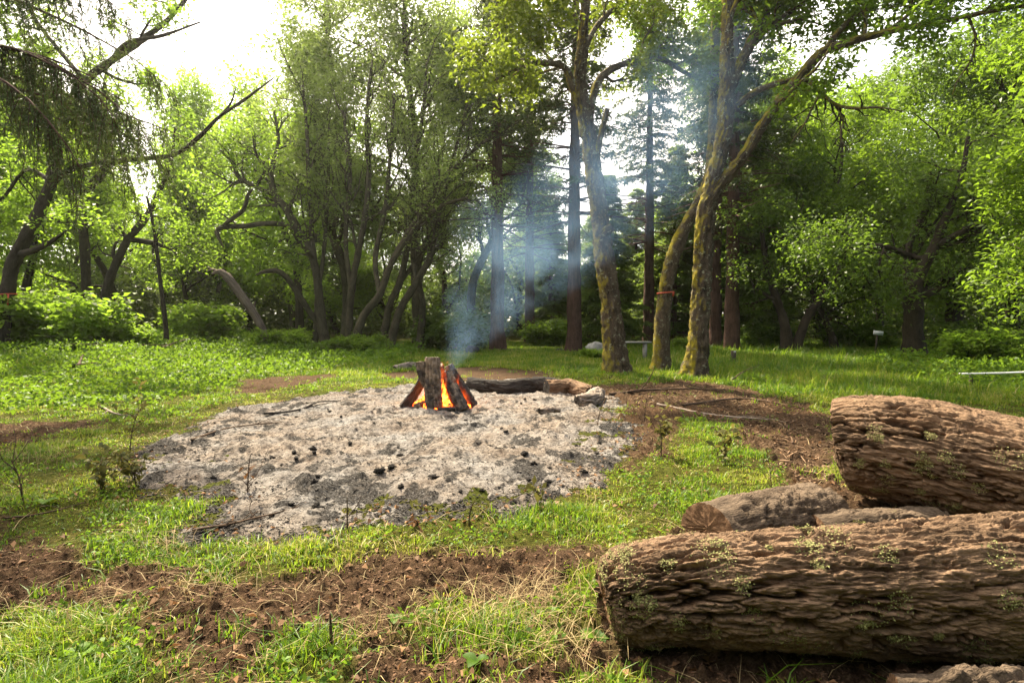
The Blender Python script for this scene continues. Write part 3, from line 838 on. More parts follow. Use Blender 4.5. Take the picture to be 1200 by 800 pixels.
stem_plant('clump of rusty brown leaves at the middle front ash edge', 490, 618, 0.06, 10, 7, 12, M_dryleaf, ang=1.3, lsize=0.07, name='wilted_shrub', cat='shrub')
stem_plant('tall wilted shrub with yellow green leaves at the right ash edge', 775, 535, 0.35, 11, 10, 70, M_wleaf, lsize=0.075, name='wilted_shrub', cat='shrub')
stem_plant('second wilted shrub beside the short fat log, leaves spread low', 850, 545, 0.28, 12, 10, 70, M_wleaf, lsize=0.075, name='wilted_shrub', cat='shrub')
stem_plant('bare twig standing on the right part of the ash', 700, 500, 0.35, 13, 4)
stem_plant('bare forked twig at the right rim of the ash before the dead branches', 755, 492, 0.4, 14, 5)
stem_plant('thin dry sprig growing beside the half-round split log', 905, 585, 0.42, 15, 3, 10, M_wleaf, lsize=0.03, r0=0.003, name='dry_sprig')

# fallen branches on the soil right of the ash and elsewhere
def fallen(label, px, r, seed, mat=None, kids=4, lift=0.01, name='fallen_branch'):
    rng = np.random.default_rng(seed); pts = [at(x, y) + [0, 0, lift + r] for x, y in px]; A = Acc()
    Pp, Rr = resample(pts, np.linspace(r, r * 0.4, len(pts)), 0.05)
    Pp = Pp + 0.02 * np.stack([perlin(Pp * 4 + 3, seed), perlin(Pp * 4 + 8, seed), 0.5 * np.abs(perlin(Pp * 4, seed))], 1)
    V, Q, b = tube(Pp, Rr, 7); A.add(V, Q, buv=b, plate=np.ones(len(V)))
    L = np.linalg.norm(Pp[-1] - Pp[0])
    for k in range(kids):
        i = rng.integers(1, max(2, len(Pp) - 1)); d = unit(unit(Pp[-1] - Pp[0]) + rng.normal(size=3) * [0.7, 0.7, 0.25]); d[2] = abs(d[2]) * 0.6
        l = L * rng.uniform(0.15, 0.4)
        b2, r2 = resample([Pp[i], Pp[i] + d * l * 0.5 + rng.normal(size=3) * 0.02, Pp[i] + d * l], [Rr[i] * 0.6, Rr[i] * 0.45, Rr[i] * 0.2], 0.06)
        V, Q, b = tube(b2, r2, 5); A.add(V, Q, buv=b, plate=np.ones(len(V)))
    base = Pp[0] - [0, 0, r]
    tag(A.obj(name, mat or M_twig, None, base), label, 'branch').location = base
fallen('long dead branch on the soil right of the ash, reaching towards the oaks', [(715, 462), (780, 460), (850, 462)], 0.03, 1, kids=7)
fallen('crossed dead branch lying over the soil behind the short fat log', [(800, 478), (870, 470), (940, 480)], 0.022, 2, kids=6)
fallen('pale dry branch on the soil between ash and short fat log', [(770, 476), (830, 488), (900, 500)], 0.018, 3, M_grayb, kids=5)
fallen('arched thin twig standing over the grass by the right oak', [(858, 460), (872, 448), (890, 440)], 0.012, 4, kids=1, lift=0.25)
fallen('dark twig along the left rim of the ash bed', [(225, 518), (270, 505), (330, 497)], 0.014, 5, kids=3)
fallen('black burnt stick along the left back rim of the ash', [(310, 487), (345, 484), (372, 476), (400, 474)], 0.018, 6, M_char, kids=2)
fallen('tangle of black twigs along the front left rim of the ash', [(225, 622), (290, 612), (350, 590)], 0.010, 7, kids=9)
fallen('bent dry twig in the soil at the left bottom', [(5, 612), (50, 605), (100, 592)], 0.008, 8, kids=1)
fallen('pale stick half buried in soil near the left rut', [(118, 478), (135, 486), (160, 490)], 0.02, 9, M_grayb, kids=1)
fallen('dry branch resting on the leaves in the left undergrowth', [(190, 412), (220, 404), (245, 398)], 0.03, 10, kids=5, lift=0.25)
fallen('brown broken branch stub poking out of the left ground cover', [(85, 432), (92, 428), (97, 418)], 0.05, 11, kids=1, lift=0.15)
# ------------------------------------------------------------------ trees
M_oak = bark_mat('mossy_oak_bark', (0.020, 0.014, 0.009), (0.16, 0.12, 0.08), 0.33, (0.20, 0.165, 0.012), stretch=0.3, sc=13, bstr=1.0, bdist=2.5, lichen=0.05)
M_dark = bark_mat('dark_bark', (0.014, 0.010, 0.007), (0.060, 0.045, 0.032), -0.06, (0.09, 0.09, 0.015), stretch=0.3, sc=14, bstr=0.9)
M_red = bark_mat('red_conifer_bark', (0.035, 0.018, 0.012), (0.14, 0.078, 0.056), 0.0, stretch=0.10, sc=22, bstr=1.0, bdist=2.5)
M_thin = bark_mat('grey_green_bark', (0.022, 0.018, 0.010), (0.10, 0.082, 0.048), 0.06, (0.12, 0.13, 0.03), stretch=0.3, sc=12, bstr=0.7)
M_pole = bark_mat('snag_wood', (0.04, 0.028, 0.02), (0.24, 0.18, 0.135), 0.0, stretch=0.08, sc=20, bstr=1.0, bdist=2)

L_light = leaf_mat('leaf_light', (0.065, 0.115, 0.012), (0.18, 0.24, 0.028), (0.46, 0.74, 0.05), 0.58, odd=(0.25, 0.22, 0.03))
L_mid = leaf_mat('leaf_mid', (0.042, 0.085, 0.012), (0.13, 0.195, 0.024), (0.38, 0.60, 0.03), 0.50, 0.45, odd=(0.18, 0.15, 0.03))
L_dark = leaf_mat('leaf_dark', (0.032, 0.066, 0.012), (0.105, 0.16, 0.026), (0.27, 0.44, 0.03), 0.45, 0.45, odd=(0.13, 0.11, 0.035))
L_grey = leaf_mat('leaf_greyish', (0.065, 0.105, 0.028), (0.18, 0.235, 0.065), (0.46, 0.62, 0.09), 0.50, 0.5, odd=(0.14, 0.11, 0.06))
L_yel = leaf_mat('leaf_yellowish', (0.045, 0.075, 0.010), (0.13, 0.17, 0.020), (0.34, 0.44, 0.03), 0.5, odd=(0.25, 0.17, 0.03))
L_need = leaf_mat('needles', (0.030, 0.052, 0.018), (0.085, 0.110, 0.030), (0.16, 0.22, 0.04), 0.3, 0.5, odd=(0.12, 0.09, 0.03))
L_needl = leaf_mat('needles_light', (0.05, 0.09, 0.022), (0.14, 0.20, 0.045), (0.36, 0.50, 0.06), 0.45, 0.5)

def trunk_disp(seed, amp, root=False):
    def f(b, r):
        q = np.stack([b[:, 0] / 0.22, b[:, 1] / 0.06, b[:, 2] / 0.06], 1)
        q = q + 0.4 * np.stack([perlin(q * 0.7, seed), perlin(q * 0.7 + 9, seed), perlin(q * 0.7 + 17, seed)], 1)
        f1, f2, c = voronoi(q, seed)
        ang_ = np.arctan2(b[:, 2], b[:, 1]); r = r * (1 + 0 * ang_)
        root_ = np.exp(-b[:, 0] / 0.28) * r * 0.75 * np.maximum(0, fbm(np.stack([np.cos(ang_) * 1.7, np.sin(ang_) * 1.7, 0 * ang_ + seed], 1), 2, seed)) if root else 0
        big = fbm(np.stack([b[:, 0] * 0.9, b[:, 1] * 2.2, b[:, 2] * 2.2], 1), 3, seed + 2)
        return amp * (smooth(0.0, 0.35, f2 - f1) * (0.6 + 0.4 * c) - 0.5) * np.minimum(1, r / 0.15) + 0.18 * r * big + root_
    return f

def flare(Pp, Rr, amount=0.38, reach=0.4):
    z = Pp[:, 2] - Pp[0, 2]
    return Rr * (1 + amount * np.exp(-np.clip(z, 0, None) / reach))

def child(rng, P, R, t, ang, length, updir=0.25, wig=0.16, n=7, r_f=0.55, tip=0.25, az=None):
    i = min(int(t * (len(P) - 1)), len(P) - 2)
    T = unit(P[i + 1] - P[i])
    a = rng.normal(size=3) if az is None else np.array([math.cos(az), math.sin(az), 0.0])
    pr = unit(a - T * np.dot(a, T))
    d = unit(T * math.cos(ang) + pr * math.sin(ang))
    pts = [P[i]]; st = length / (n - 1)
    for k in range(n - 1):
        d = unit(d + rng.normal(size=3) * wig + np.array([0, 0, updir * 0.3]))
        pts.append(pts[-1] + d * st)
    r0 = R[i] * r_f
    return np.array(pts), np.linspace(r0, r0 * tip, n)

def grow(rng, mains, spec):
    """mains: list of (P, R).  spec per level: (count, t0, angle, length, up, wiggle).  returns all branches, twigs"""
    allb = []; cur = mains
    for lv, (cnt, t0, ang, ln, up, wig) in enumerate(spec):
        nxt = []
        for P, R in cur:
            L = np.linalg.norm(np.diff(P, axis=0), axis=1).sum()
            k = cnt if lv or cnt > 0 else 0
            for j in range(k):
                t = t0 + (1 - t0) * ((j + rng.random()) / k)
                l = ln * rng.uniform(0.65, 1.25) * (1.15 - 0.5 * t)
                if lv: l = min(l, L * 0.75)
                c = child(rng, P, R, t, ang * rng.uniform(0.7, 1.25), l, up, wig, 7 if lv < 2 else 5)
                nxt.append(c)
        allb.append(nxt); cur = nxt
    return allb

def twig_leaves(rng, twigs, per, sig, ln, wd, up=0.55, droop=0.1, t0=0.15, spread=1.0):
    P = np.array([p for p, r in twigs])                       # (n, k, 3)
    n, k, _ = P.shape
    per_n = per * n
    a = rng.integers(0, n, per_n); t = t0 + (1 - t0) * rng.random(per_n) ** 0.8; x = t * (k - 1)
    i = np.minimum(x.astype(int), k - 2); f = (x - i)[:, None]
    pos = P[a, i] * (1 - f) + P[a, i + 1] * f + rng.normal(size=(per_n, 3)) * sig
    al = unit(P[a, -1] - P[a, 0])
    V, Q = leaves(pos, rng, ln, wd, up, al * 0.7, spread, 0.2, droop)
    cl = rng.random(n)[a]
    tint = np.clip(0.5 * rng.random(per_n) + 0.5 * cl, 0, 1)
    return V, Q, np.repeat(tint, 4)

def add_tubes(A, brs, seg, step=None):
    for P, R in brs:
        if step: P, R = resample(P, R, step)
        V, Q, b = tube(P, R, seg, close=False); A.add(V, Q, buv=b, plate=np.ones(len(V)))

def build_tree(name, label, base, mains, spec, bark, leafm, seed, per=60, sig=0.16, ln=0.13, wd=0.055, group=None, cat='tree', disp=0.03, seg=20, step=0.12, up=0.55, droop=0.1, limbs=(), leaf_from=None, parts_limbs=False, leaf_t0=0.15):
    """mains[0] is the trunk, the rest big limbs; all in world coordinates round base"""
    rng = np.random.default_rng(seed)
    base = np.asarray(base, float)
    root = thing(name, base, label, cat, group)
    fine = []
    for k, (p, r) in enumerate(mains):
        P, R = resample(p, r, step)
        if parts_limbs: R = R * 0.78
        if k == 0: R = flare(P, R)
        fine.append((P, R))
    T = Acc()
    limb_n = 0
    for k, (P, R) in enumerate(fine):
        V, Q, b = tube(P, R, seg if R.max() > 0.08 else 10, trunk_disp(seed + k, disp * min(1, R.max() / 0.2), k == 0), close=False)
        if parts_limbs and k > 0:
            mesh_obj('limb', V - base, Q, bark, root, True, {'buv': b, 'plate': np.ones(len(V))})
        else:
            T.add(V, Q, buv=b, plate=np.ones(len(V)))
    src = [fine[i] for i in leaf_from] if leaf_from is not None else fine
    lv = grow(rng, src, spec)
    for q, brs in enumerate(lv):
        add_tubes(T, brs, 7 if q == 0 and len(lv) > 2 else 4 if q < 2 else 3)
    T.obj('trunk', bark, root, base)
    if per:
        V, Q, ti = twig_leaves(rng, lv[-1], per, sig, ln, wd, up, droop, leaf_t0)
        mesh_obj('crown', V - base, Q, leafm, root, False, {'tint': ti})
    return root

def gz(x, y): return float(gh(x, y))
def path(pxs, Y, widths, dY=None):
    P = []
    for k, (x, y) in enumerate(pxs):
        P.append(W(x, y, Y + (dY[k] if dY else 0)))
    R = [0.5 * w_ * (Y + (dY[k] if dY else 0)) / F_PX for k, w_ in enumerate(widths)]
    P = np.array(P)
    return P, np.array(R)
def grounded(P):
    P = P.copy(); P[0, 2] = gz(P[0, 0], P[0, 1]) - 0.06; return P

# --- the two big oaks in the middle and their leaning neighbour
tr, rr_ = path([(724, 440), (719, 395), (713, 340), (706, 285), (699, 225), (692, 175), (684, 130), (680, 95), (683, 55), (686, 0), (692, -90)], 14.8, [36, 33, 30, 27, 25, 24, 22, 19, 15, 13, 9], [0, 0, 0, 0, .05, .1, .1, .1, 0, -.2, -.5])
lb1 = path([(682, 128), (673, 105), (661, 79), (640, 74), (618, 76), (592, 88), (572, 97)], 14.8, [17, 14, 9, 8, 7, 5, 3], [.1, .1, 0, -.3, -.6, -1, -1.4])
lb2 = path([(690, 150), (694, 118), (705, 90), (735, 74), (772, 69), (800, 84), (822, 96)], 14.8, [13, 11, 10, 9, 8, 6, 3], [.1, .1, .2, .5, .8, 1, 1.2])
lb3 = path([(697, 195), (704, 160), (712, 128)], 14.8, [11, 9, 7])
lb4 = path([(707, 276), (712, 270), (718, 266)], 14.8, [12, 13, 11], [-.1, -.2, -.25])
lb5 = path([(684, 60), (700, 30), (730, 0), (770, -40)], 14.8, [9, 8, 6, 4], [0, .5, 1, 1.4])
lb6 = path([(686, 30), (655, 5), (610, -25)], 14.8, [8, 6, 4], [0, -.6, -1.4])
tr = grounded(tr)
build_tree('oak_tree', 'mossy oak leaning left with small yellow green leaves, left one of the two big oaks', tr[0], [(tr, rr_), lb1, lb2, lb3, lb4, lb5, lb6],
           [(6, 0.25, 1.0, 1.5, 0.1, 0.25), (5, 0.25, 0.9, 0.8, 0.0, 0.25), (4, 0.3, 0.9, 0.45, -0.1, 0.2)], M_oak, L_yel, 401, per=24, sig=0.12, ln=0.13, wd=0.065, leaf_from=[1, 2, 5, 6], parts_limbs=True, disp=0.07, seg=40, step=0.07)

tr, rr_ = path([(815, 445), (818, 400), (821, 350), (824, 300), (827, 250), (831, 232), (840, 195), (848, 160), (851, 115), (852, 70), (853, 20), (854, -60), (850, -150)], 13.7, [33, 29, 27, 26, 27, 26, 24, 23, 22, 18, 16, 13, 9], [0] * 8 + [0, 0, .2, .3, .5])
b1 = path([(830, 238), (848, 212), (872, 182), (890, 152), (908, 125), (930, 98), (948, 78), (966, 60), (1000, 48), (1050, 35), (1100, 26), (1160, 14), (1230, 2)], 13.7, [22, 18, 15, 14, 14, 14, 14, 13, 11, 9, 8, 6, 4], [0, -.1, -.2, -.3, -.4, -.5, -.6, -.8, -1.1, -1.6, -2, -2.4, -2.8])
b2 = path([(851, 118), (864, 85), (880, 50), (898, 15), (915, -30), (930, -80)], 13.7, [16, 15, 14, 12, 10, 7], [0, .1, .3, .5, .8, 1.1])
b3 = path([(864, 124), (885, 108), (910, 98), (935, 92)], 13.7, [9, 9, 8, 7], [0, -.1, -.3, -.5])
b4 = path([(966, 60), (985, 35), (1010, 12), (1050, -20), (1080, -60)], 13.7, [9, 9, 8, 6, 4], [-.8, -.8, -.7, -.5, -.3])
b5 = path([(943, 92), (962, 108), (978, 122), (1000, 127), (1030, 126), (1060, 131)], 13.7, [6, 5, 5, 4, 3, 1.5], [-.6, -.9, -1.2, -1.5, -1.8, -2])
b6 = path([(978, 122), (988, 140), (985, 160), (995, 178)], 13.7, [4, 3, 2.5, 1], [-1.2, -1.3, -1.4, -1.4])
b7 = path([(960, 112), (950, 130), (940, 150), (925, 170)], 13.7, [4, 3, 2.5, 1], [-.9, -1.1, -1.3, -1.3])
b8 = path([(1135, 20), (1143, 45), (1138, 70), (1122, 95), (1116, 112)], 13.7, [4, 3.5, 3, 2, 1], [-2.2, -2.2, -2.3, -2.3, -2.3])
b9 = path([(884, 52), (905, 28), (935, 8), (970, -20)], 13.7, [8, 7, 6, 4], [.3, .2, 0, -.3])
b10 = path([(853, 30), (862, 5), (880, -30)], 13.7, [8, 7, 5], [.2, 0, -.2])
b11 = path([(1040, 38), (1075, 8), (1110, -30)], 13.7, [7, 5, 4], [-1.5, -1.5, -1.6])
tr = grounded(tr)
oak2 = build_tree('oak_tree', 'tallest mossy oak, its long limb sweeping up to the right edge of the photo', tr[0], [(tr, rr_), b1, b2, b3, b4, b5, b6, b7, b8, b9, b10, b11],
           [(6, 0.30, 0.95, 1.5, 0.1, 0.25), (5, 0.25, 0.9, 0.8, 0.0, 0.25), (4, 0.3, 0.9, 0.45, -0.1, 0.2)], M_oak, L_mid, 402, per=30, sig=0.14, ln=0.13, wd=0.062, leaf_from=[1, 2, 4, 9, 10, 11], parts_limbs=True, disp=0.07, seg=40, step=0.07, leaf_t0=0.1)
# bare dead twigs under the long limb
rng = np.random.default_rng(9)
for k, (P0, R0) in enumerate([b5, b6, b7, b8]):
    A = Acc(); P1, R1 = resample(P0, R0, 0.15)
    lv = grow(rng, [(P1, R1 * 1.2)], [(8, 0.15, 0.9, 0.55, -0.5, 0.35), (3, 0.2, 0.8, 0.3, -0.4, 0.35)])
    for brs in lv: add_tubes(A, brs, 4)
    A.obj('dead_twigs', M_dark, oak2, np.array(oak2.location))

tr, rr_ = path([(773, 437), (775, 400), (778, 360), (783, 325), (790, 295), (804, 265), (818, 240), (830, 210), (835, 170), (837, 120), (838, 60), (838, -20), (836, -120)], 15.4, [25, 23, 22, 21, 20, 18, 17, 15, 15, 14, 13, 11, 8], [0, 0, 0, 0, 0, .1, .2, .3, .4, .4, .4, .4, .4])
tr = grounded(tr)
build_tree('oak_tree', 'slender mossy oak bending right behind the tall oak, with an orange ribbon on it', tr[0], [(tr, rr_), path([(838, 90), (815, 75), (790, 60), (760, 30)], 15.8, [7, 6, 5, 3], [0, .3, .6, 1]), path([(838, 40), (870, 10), (900, -20)], 15.8, [7, 6, 4], [0, .6, 1])],
           [(6, 0.2, 1.0, 1.4, 0.1, 0.25), (5, 0.25, 0.9, 0.8, 0.0, 0.25), (4, 0.3, 0.9, 0.45, -0.1, 0.2)], M_oak, L_mid, 403, per=26, sig=0.14, ln=0.13, wd=0.06, leaf_from=[1, 2], parts_limbs=True, disp=0.035, seg=26, step=0.08)

# --- left edge and left woods
tr, rr_ = path([(-2, 418), (4, 370), (12, 320), (28, 285), (48, 243), (60, 212), (67, 175), (78, 130), (100, 95), (130, 72), (165, 48), (195, 25), (222, -5)], 19, [24, 20, 19, 18, 16, 15, 14, 13, 11, 10, 9, 7, 4], [0, 0, 0, 0, 0, 0, 0, 0, .2, .4, .6, .8, 1])
tr = grounded(tr)
build_tree('leaning_oak', 'dark oak leaning right at the left edge, with a long thin bare limb', tr[0],
           [(tr, rr_), path([(52, 226), (75, 203), (100, 194), (135, 189), (170, 186), (205, 181), (232, 162), (256, 138), (285, 118), (320, 92)], 19, [8, 8, 7, 7, 7, 6, 6, 5, 4, 2], [0, -.2, -.4, -.6, -.8, -1, -1.2, -1.4, -1.6, -1.8]),
            path([(22, 298), (40, 293), (60, 283), (78, 270)], 19, [10, 9, 6, 2], [0, -.3, -.6, -.8]), path([(256, 138), (270, 122), (276, 104)], 19, [4, 3, 1.5], [-1.4, -1.4, -1.3]),
            path([(130, 72), (150, 50), (190, 42), (235, 26)], 19, [6, 6, 5, 2], [.4, .2, 0, 0]), path([(60, 212), (30, 200), (0, 235), (-30, 240)], 19, [7, 5, 4, 3], [0, .4, .8, 1]), path([(100, 95), (70, 60), (40, 20), (20, -30)], 19, [7, 6, 5, 4], [.2, .5, 1, 1.5])],
           [(6, 0.3, 1.0, 1.8, 0.1, 0.25), (5, 0.25, 0.9, 1.0, 0.0, 0.25), (4, 0.3, 0.9, 0.6, -0.1, 0.2)], M_dark, L_light, 404, per=26, sig=0.15, ln=0.16, wd=0.075, leaf_from=[0, 5, 6], parts_limbs=True, disp=0.03, seg=20, step=0.1, leaf_t0=0.2)

def hand(label, Y, pxs, ws, extra, leaf_from, bark=M_dark, leafm=L_light, seed=1, spec=None, per=14, name='oak_tree', sig=0.18, ln=0.17, wd=0.08, dY=None):
    tr, rr = path(pxs, Y, ws, dY); tr = grounded(tr)
    return build_tree(name, label, tr[0], [(tr, rr)] + [path(p_, Y, w_, d_) for p_, w_, d_ in extra], spec or [(7, 0.3, 1.0, 2.2, 0.15, 0.25), (5, 0.2, 0.9, 1.2, 0.0, 0.25), (4, 0.25, 0.9, 0.7, -0.1, 0.2)],
                      bark, leafm, seed, per=per, sig=sig, ln=ln, wd=wd, leaf_from=leaf_from, parts_limbs=False, disp=0.03, seg=14, step=0.18)
hand('gnarled dark oak with a forked top standing behind the bright green bush', 29, [(98, 400), (101, 345), (99, 290), (97, 240), (108, 216), (120, 203), (126, 170), (120, 130), (125, 80)], [11, 10, 10, 9, 9, 9, 7, 5, 3],
     [([(97, 240), (80, 215), (72, 180), (60, 130)], [7, 6, 5, 3], [0, .5, 1, 1.5])], [0, 1], seed=411)
hand('dark oak trunk slanting right beside the gnarled dark oak', 28, [(112, 400), (122, 350), (135, 312), (150, 280), (166, 262), (182, 235), (200, 190), (205, 150)], [11, 10, 9, 9, 8, 6, 4, 2],
     [([(150, 280), (175, 284), (205, 290), (235, 282)], [7, 6, 5, 2], [0, .5, 1, 1.4])], [0, 1], seed=412)
hand('thin straight dark pole of a young tree at the left', 24, [(196, 404), (193, 370), (188, 330), (184, 295), (178, 255), (172, 230)], [5.5, 5, 4.5, 4, 3.4, 2.6], [], [0], seed=413, name='young_tree', spec=[(5, 0.5, 0.9, 1.0, 0.1, 0.25), (4, 0.3, 0.8, 0.6, 0, 0.25), (3, 0.3, 0.8, 0.4, 0, 0.2)], per=7, ln=0.14, wd=0.06)
hand('broken pale dead trunk leaning left, bark gone at its snapped tip', 25, [(318, 402), (303, 376), (290, 356), (277, 338), (266, 324), (255, 318), (243, 313)], [8, 9, 10, 10, 9, 4, 1.2], [([(268, 326), (258, 318), (248, 321)], [9, 6, 2], [0, -.1, -.2])], [0], bark=M_pole, seed=414, name='dead_snag', per=0,
     spec=[(2, 0.2, 0.8, 0.6, -0.2, 0.2)])
hand('contorted oak with curling bare limbs against the bright sky gap', 26, [(385, 402), (378, 385), (374, 350), (370, 318), (362, 290), (348, 268), (336, 245), (322, 228), (318, 200), (326, 170), (322, 130)], [13, 12, 10, 9, 9, 10, 9, 8, 6, 5, 3],
     [([(352, 274), (335, 264), (312, 262), (285, 265), (262, 266), (254, 272), (262, 290)], [7, 6, 6, 6, 6, 5, 2], [0, -.3, -.6, -.9, -1.1, -1.2, -1.3]), ([(258, 268), (270, 258), (285, 246), (291, 228), (296, 222)], [5, 5, 5, 4, 2], [-1.1, -1.2, -1.2, -1.2, -1.2]),
      ([(322, 228), (298, 218), (280, 208), (272, 190), (258, 176)], [6, 5, 5, 4, 2], [0, .2, .4, .5, .6]), ([(300, 218), (310, 200), (300, 180), (296, 160)], [4, 3.5, 3, 1.5], [.2, .2, .3, .3]),
      ([(372, 380), (350, 345), (330, 320), (312, 318), (300, 322)], [6, 7, 6, 5, 2], [0, -.5, -.9, -1.1, -1.2])], [0, 3, 4], bark=M_thin, seed=415, per=9)

# --- slim multi-stemmed thicket in the middle left
th_spec = [(9, 0.35, 0.6, 2.6, 0.35, 0.2), (5, 0.2, 0.75, 1.4, 0.2, 0.22), (4, 0.25, 0.8, 0.8, 0.0, 0.2)]
thick = [('first slim grey stems of the thicket left of the conifers, nearly upright', 26, [(368, 400), (372, 340), (366, 280), (362, 220), (360, 160), (355, 100)], [7, 6, 5.5, 5, 4, 3], [([(372, 350), (380, 290), (384, 220), (386, 150)], [5, 4.5, 4, 3], [0, .2, .4, .5])]),
         ('dark upright stems of the thicket close to the contorted oak', 25, [(408, 398), (412, 340), (425, 270), (432, 210), (430, 140), (436, 70)], [9, 8, 7, 6, 5, 3], [([(412, 345), (405, 280), (410, 200), (402, 130)], [6, 5, 5, 3], [0, .2, .3, .4])]),
         ('stems of the thicket fanning out widely to the right', 24, [(412, 402), (425, 372), (445, 345), (458, 310), (480, 270), (508, 228), (540, 190), (575, 160)], [11, 9, 9, 7, 6, 6, 5, 3], [([(445, 345), (440, 300), (452, 240), (458, 170), (462, 110)], [6, 6, 5, 4, 3], [0, .3, .5, .6, .8]), ([(458, 310), (490, 262), (520, 240), (548, 232)], [5, 4.5, 4, 3], [0, -.4, -.7, -1])]),
         ('thicket stems in the middle bending right above the shrubs', 25.5, [(448, 398), (456, 360), (470, 325), (480, 270), (486, 200), (496, 130), (500, 70)], [9, 8, 8, 6, 5, 4, 3], [([(456, 360), (470, 330), (500, 290), (525, 255)], [6, 5, 5, 3], [0, .1, .2, .3])]),
         ('last leaning stems of the thicket nearest the first conifer', 24.5, [(455, 402), (468, 365), (488, 330), (505, 298), (515, 250), (530, 190), (548, 120)], [10, 9, 8, 7, 5, 4, 3], [([(488, 330), (484, 290), (500, 240), (520, 170)], [6, 5, 5, 3], [0, .3, .5, .6])]),
         ('short dark stems at the right end of the thicket with a hanging stub', 26, [(492, 400), (495, 360), (490, 320), (500, 280), (520, 230)], [10, 8, 6, 5, 3], [])]
for k, (lab, Y, pxs, ws, ex) in enumerate(thick):
    hand(lab, Y, pxs, ws, ex, list(range(1 + len(ex))), bark=M_thin, leafm=L_grey, seed=430 + k, spec=th_spec, per=10, name='multi_stemmed_tree', sig=0.22, ln=0.15, wd=0.055)

# --- right hand dark oaks
hand('dark oak with a forked trunk standing alone in the shade at the right', 18.7, [(1071, 427), (1070, 390), (1070, 348), (1078, 320), (1094, 290), (1108, 255), (1125, 215), (1135, 160)], [23, 20, 20, 14, 11, 9, 7, 4],
     [([(1070, 350), (1064, 320), (1066, 285), (1085, 245), (1090, 200)], [13, 10, 8, 7, 4], [0, .3, .6, .9, 1]), ([(1094, 290), (1130, 270), (1170, 250), (1200, 235)], [8, 7, 5, 3], [0, -.5, -1, -1.5]), ([(1066, 300), (1040, 290), (1010, 285), (980, 270)], [7, 6, 5, 3], [.4, .2, 0, -.3])],
     [0, 1, 2, 3], leafm=L_dark, seed=421, per=26, sig=0.2, ln=0.14, wd=0.062)
hand('dark twin-stemmed oak in the shade at the right, stems spreading apart', 24, [(922, 417), (921, 390), (917, 370), (905, 335), (895, 290), (890, 230)], [13, 12, 11, 8, 6, 3], [([(932, 417), (937, 395), (947, 370), (965, 345), (985, 310), (1000, 260)], [13, 11, 9, 8, 6, 4], [0, .1, .2, .3, .4, .5])], [0, 1], leafm=L_dark, seed=422, per=26, sig=0.24, ln=0.15, wd=0.065)
hand('slim dark trunk slanting left in the shade right of the twin-stemmed oak', 25, [(978, 418), (975, 395), (965, 372), (955, 350), (940, 310)], [9, 8, 7, 6, 4], [], [0], leafm=L_dark, seed=423, per=18, sig=0.24, ln=0.15, wd=0.065)

# --- generic trees: one of each sort, then copies
def gen_tree(name, seed, H, spread, t0, leafm, bark, per, ln, wd, sig, r0, spec=None, lean=0.1):
    rng = np.random.default_rng(seed)
    pts = [np.zeros(3)]
    for k in range(5):
        pts.append(np.array([rng.normal() * lean * (k + 1), rng.normal() * lean * (k + 1), H * 0.86 * (k + 1) / 5]))
    R = np.linspace(r0, r0 * 0.25, 6)
    pts[0][2] = -0.1
    spec = spec or [(15, t0, 1.05, spread, 0.25, 0.2), (6, 0.2, 0.9, spread * 0.5, 0.05, 0.25), (5, 0.25, 0.9, spread * 0.27, -0.1, 0.2)]
    return build_tree(name, None, (0, 0, 0), [(np.array(pts), R)], spec, bark, leafm, seed, per=per, sig=sig, ln=ln, wd=wd, disp=0.03, seg=14, step=0.25)

SETS = {}
SETS['light'] = [gen_tree('broadleaf_tree', 501 + k, 11, 4.2, 0.22, L_light, M_dark, 56, 0.20, 0.095, 0.24, 0.20, lean=0.3) for k in range(2)]
SETS['dense'] = [gen_tree('evergreen_tree', 511 + k, 13, 4.6, 0.12, L_dark, M_dark, 68, 0.20, 0.085, 0.26, 0.24, lean=0.25) for k in range(2)]
SETS['mid'] = [gen_tree('broadleaf_tree', 531, 12, 4.4, 0.12, L_mid, M_dark, 62, 0.19, 0.085, 0.25, 0.22, lean=0.25)]
SETS['tall'] = [gen_tree('tall_evergreen_tree', 521 + k, 20, 4.6, 0.28, L_grey, M_thin, 38, 0.22, 0.085, 0.28, 0.30,
                         spec=[(24, 0.28, 0.9, 4.4, 0.3, 0.2), (6, 0.2, 0.9, 2.2, 0.0, 0.25), (5, 0.25, 0.9, 1.2, -0.25, 0.2)], lean=0.3) for k in range(2)]

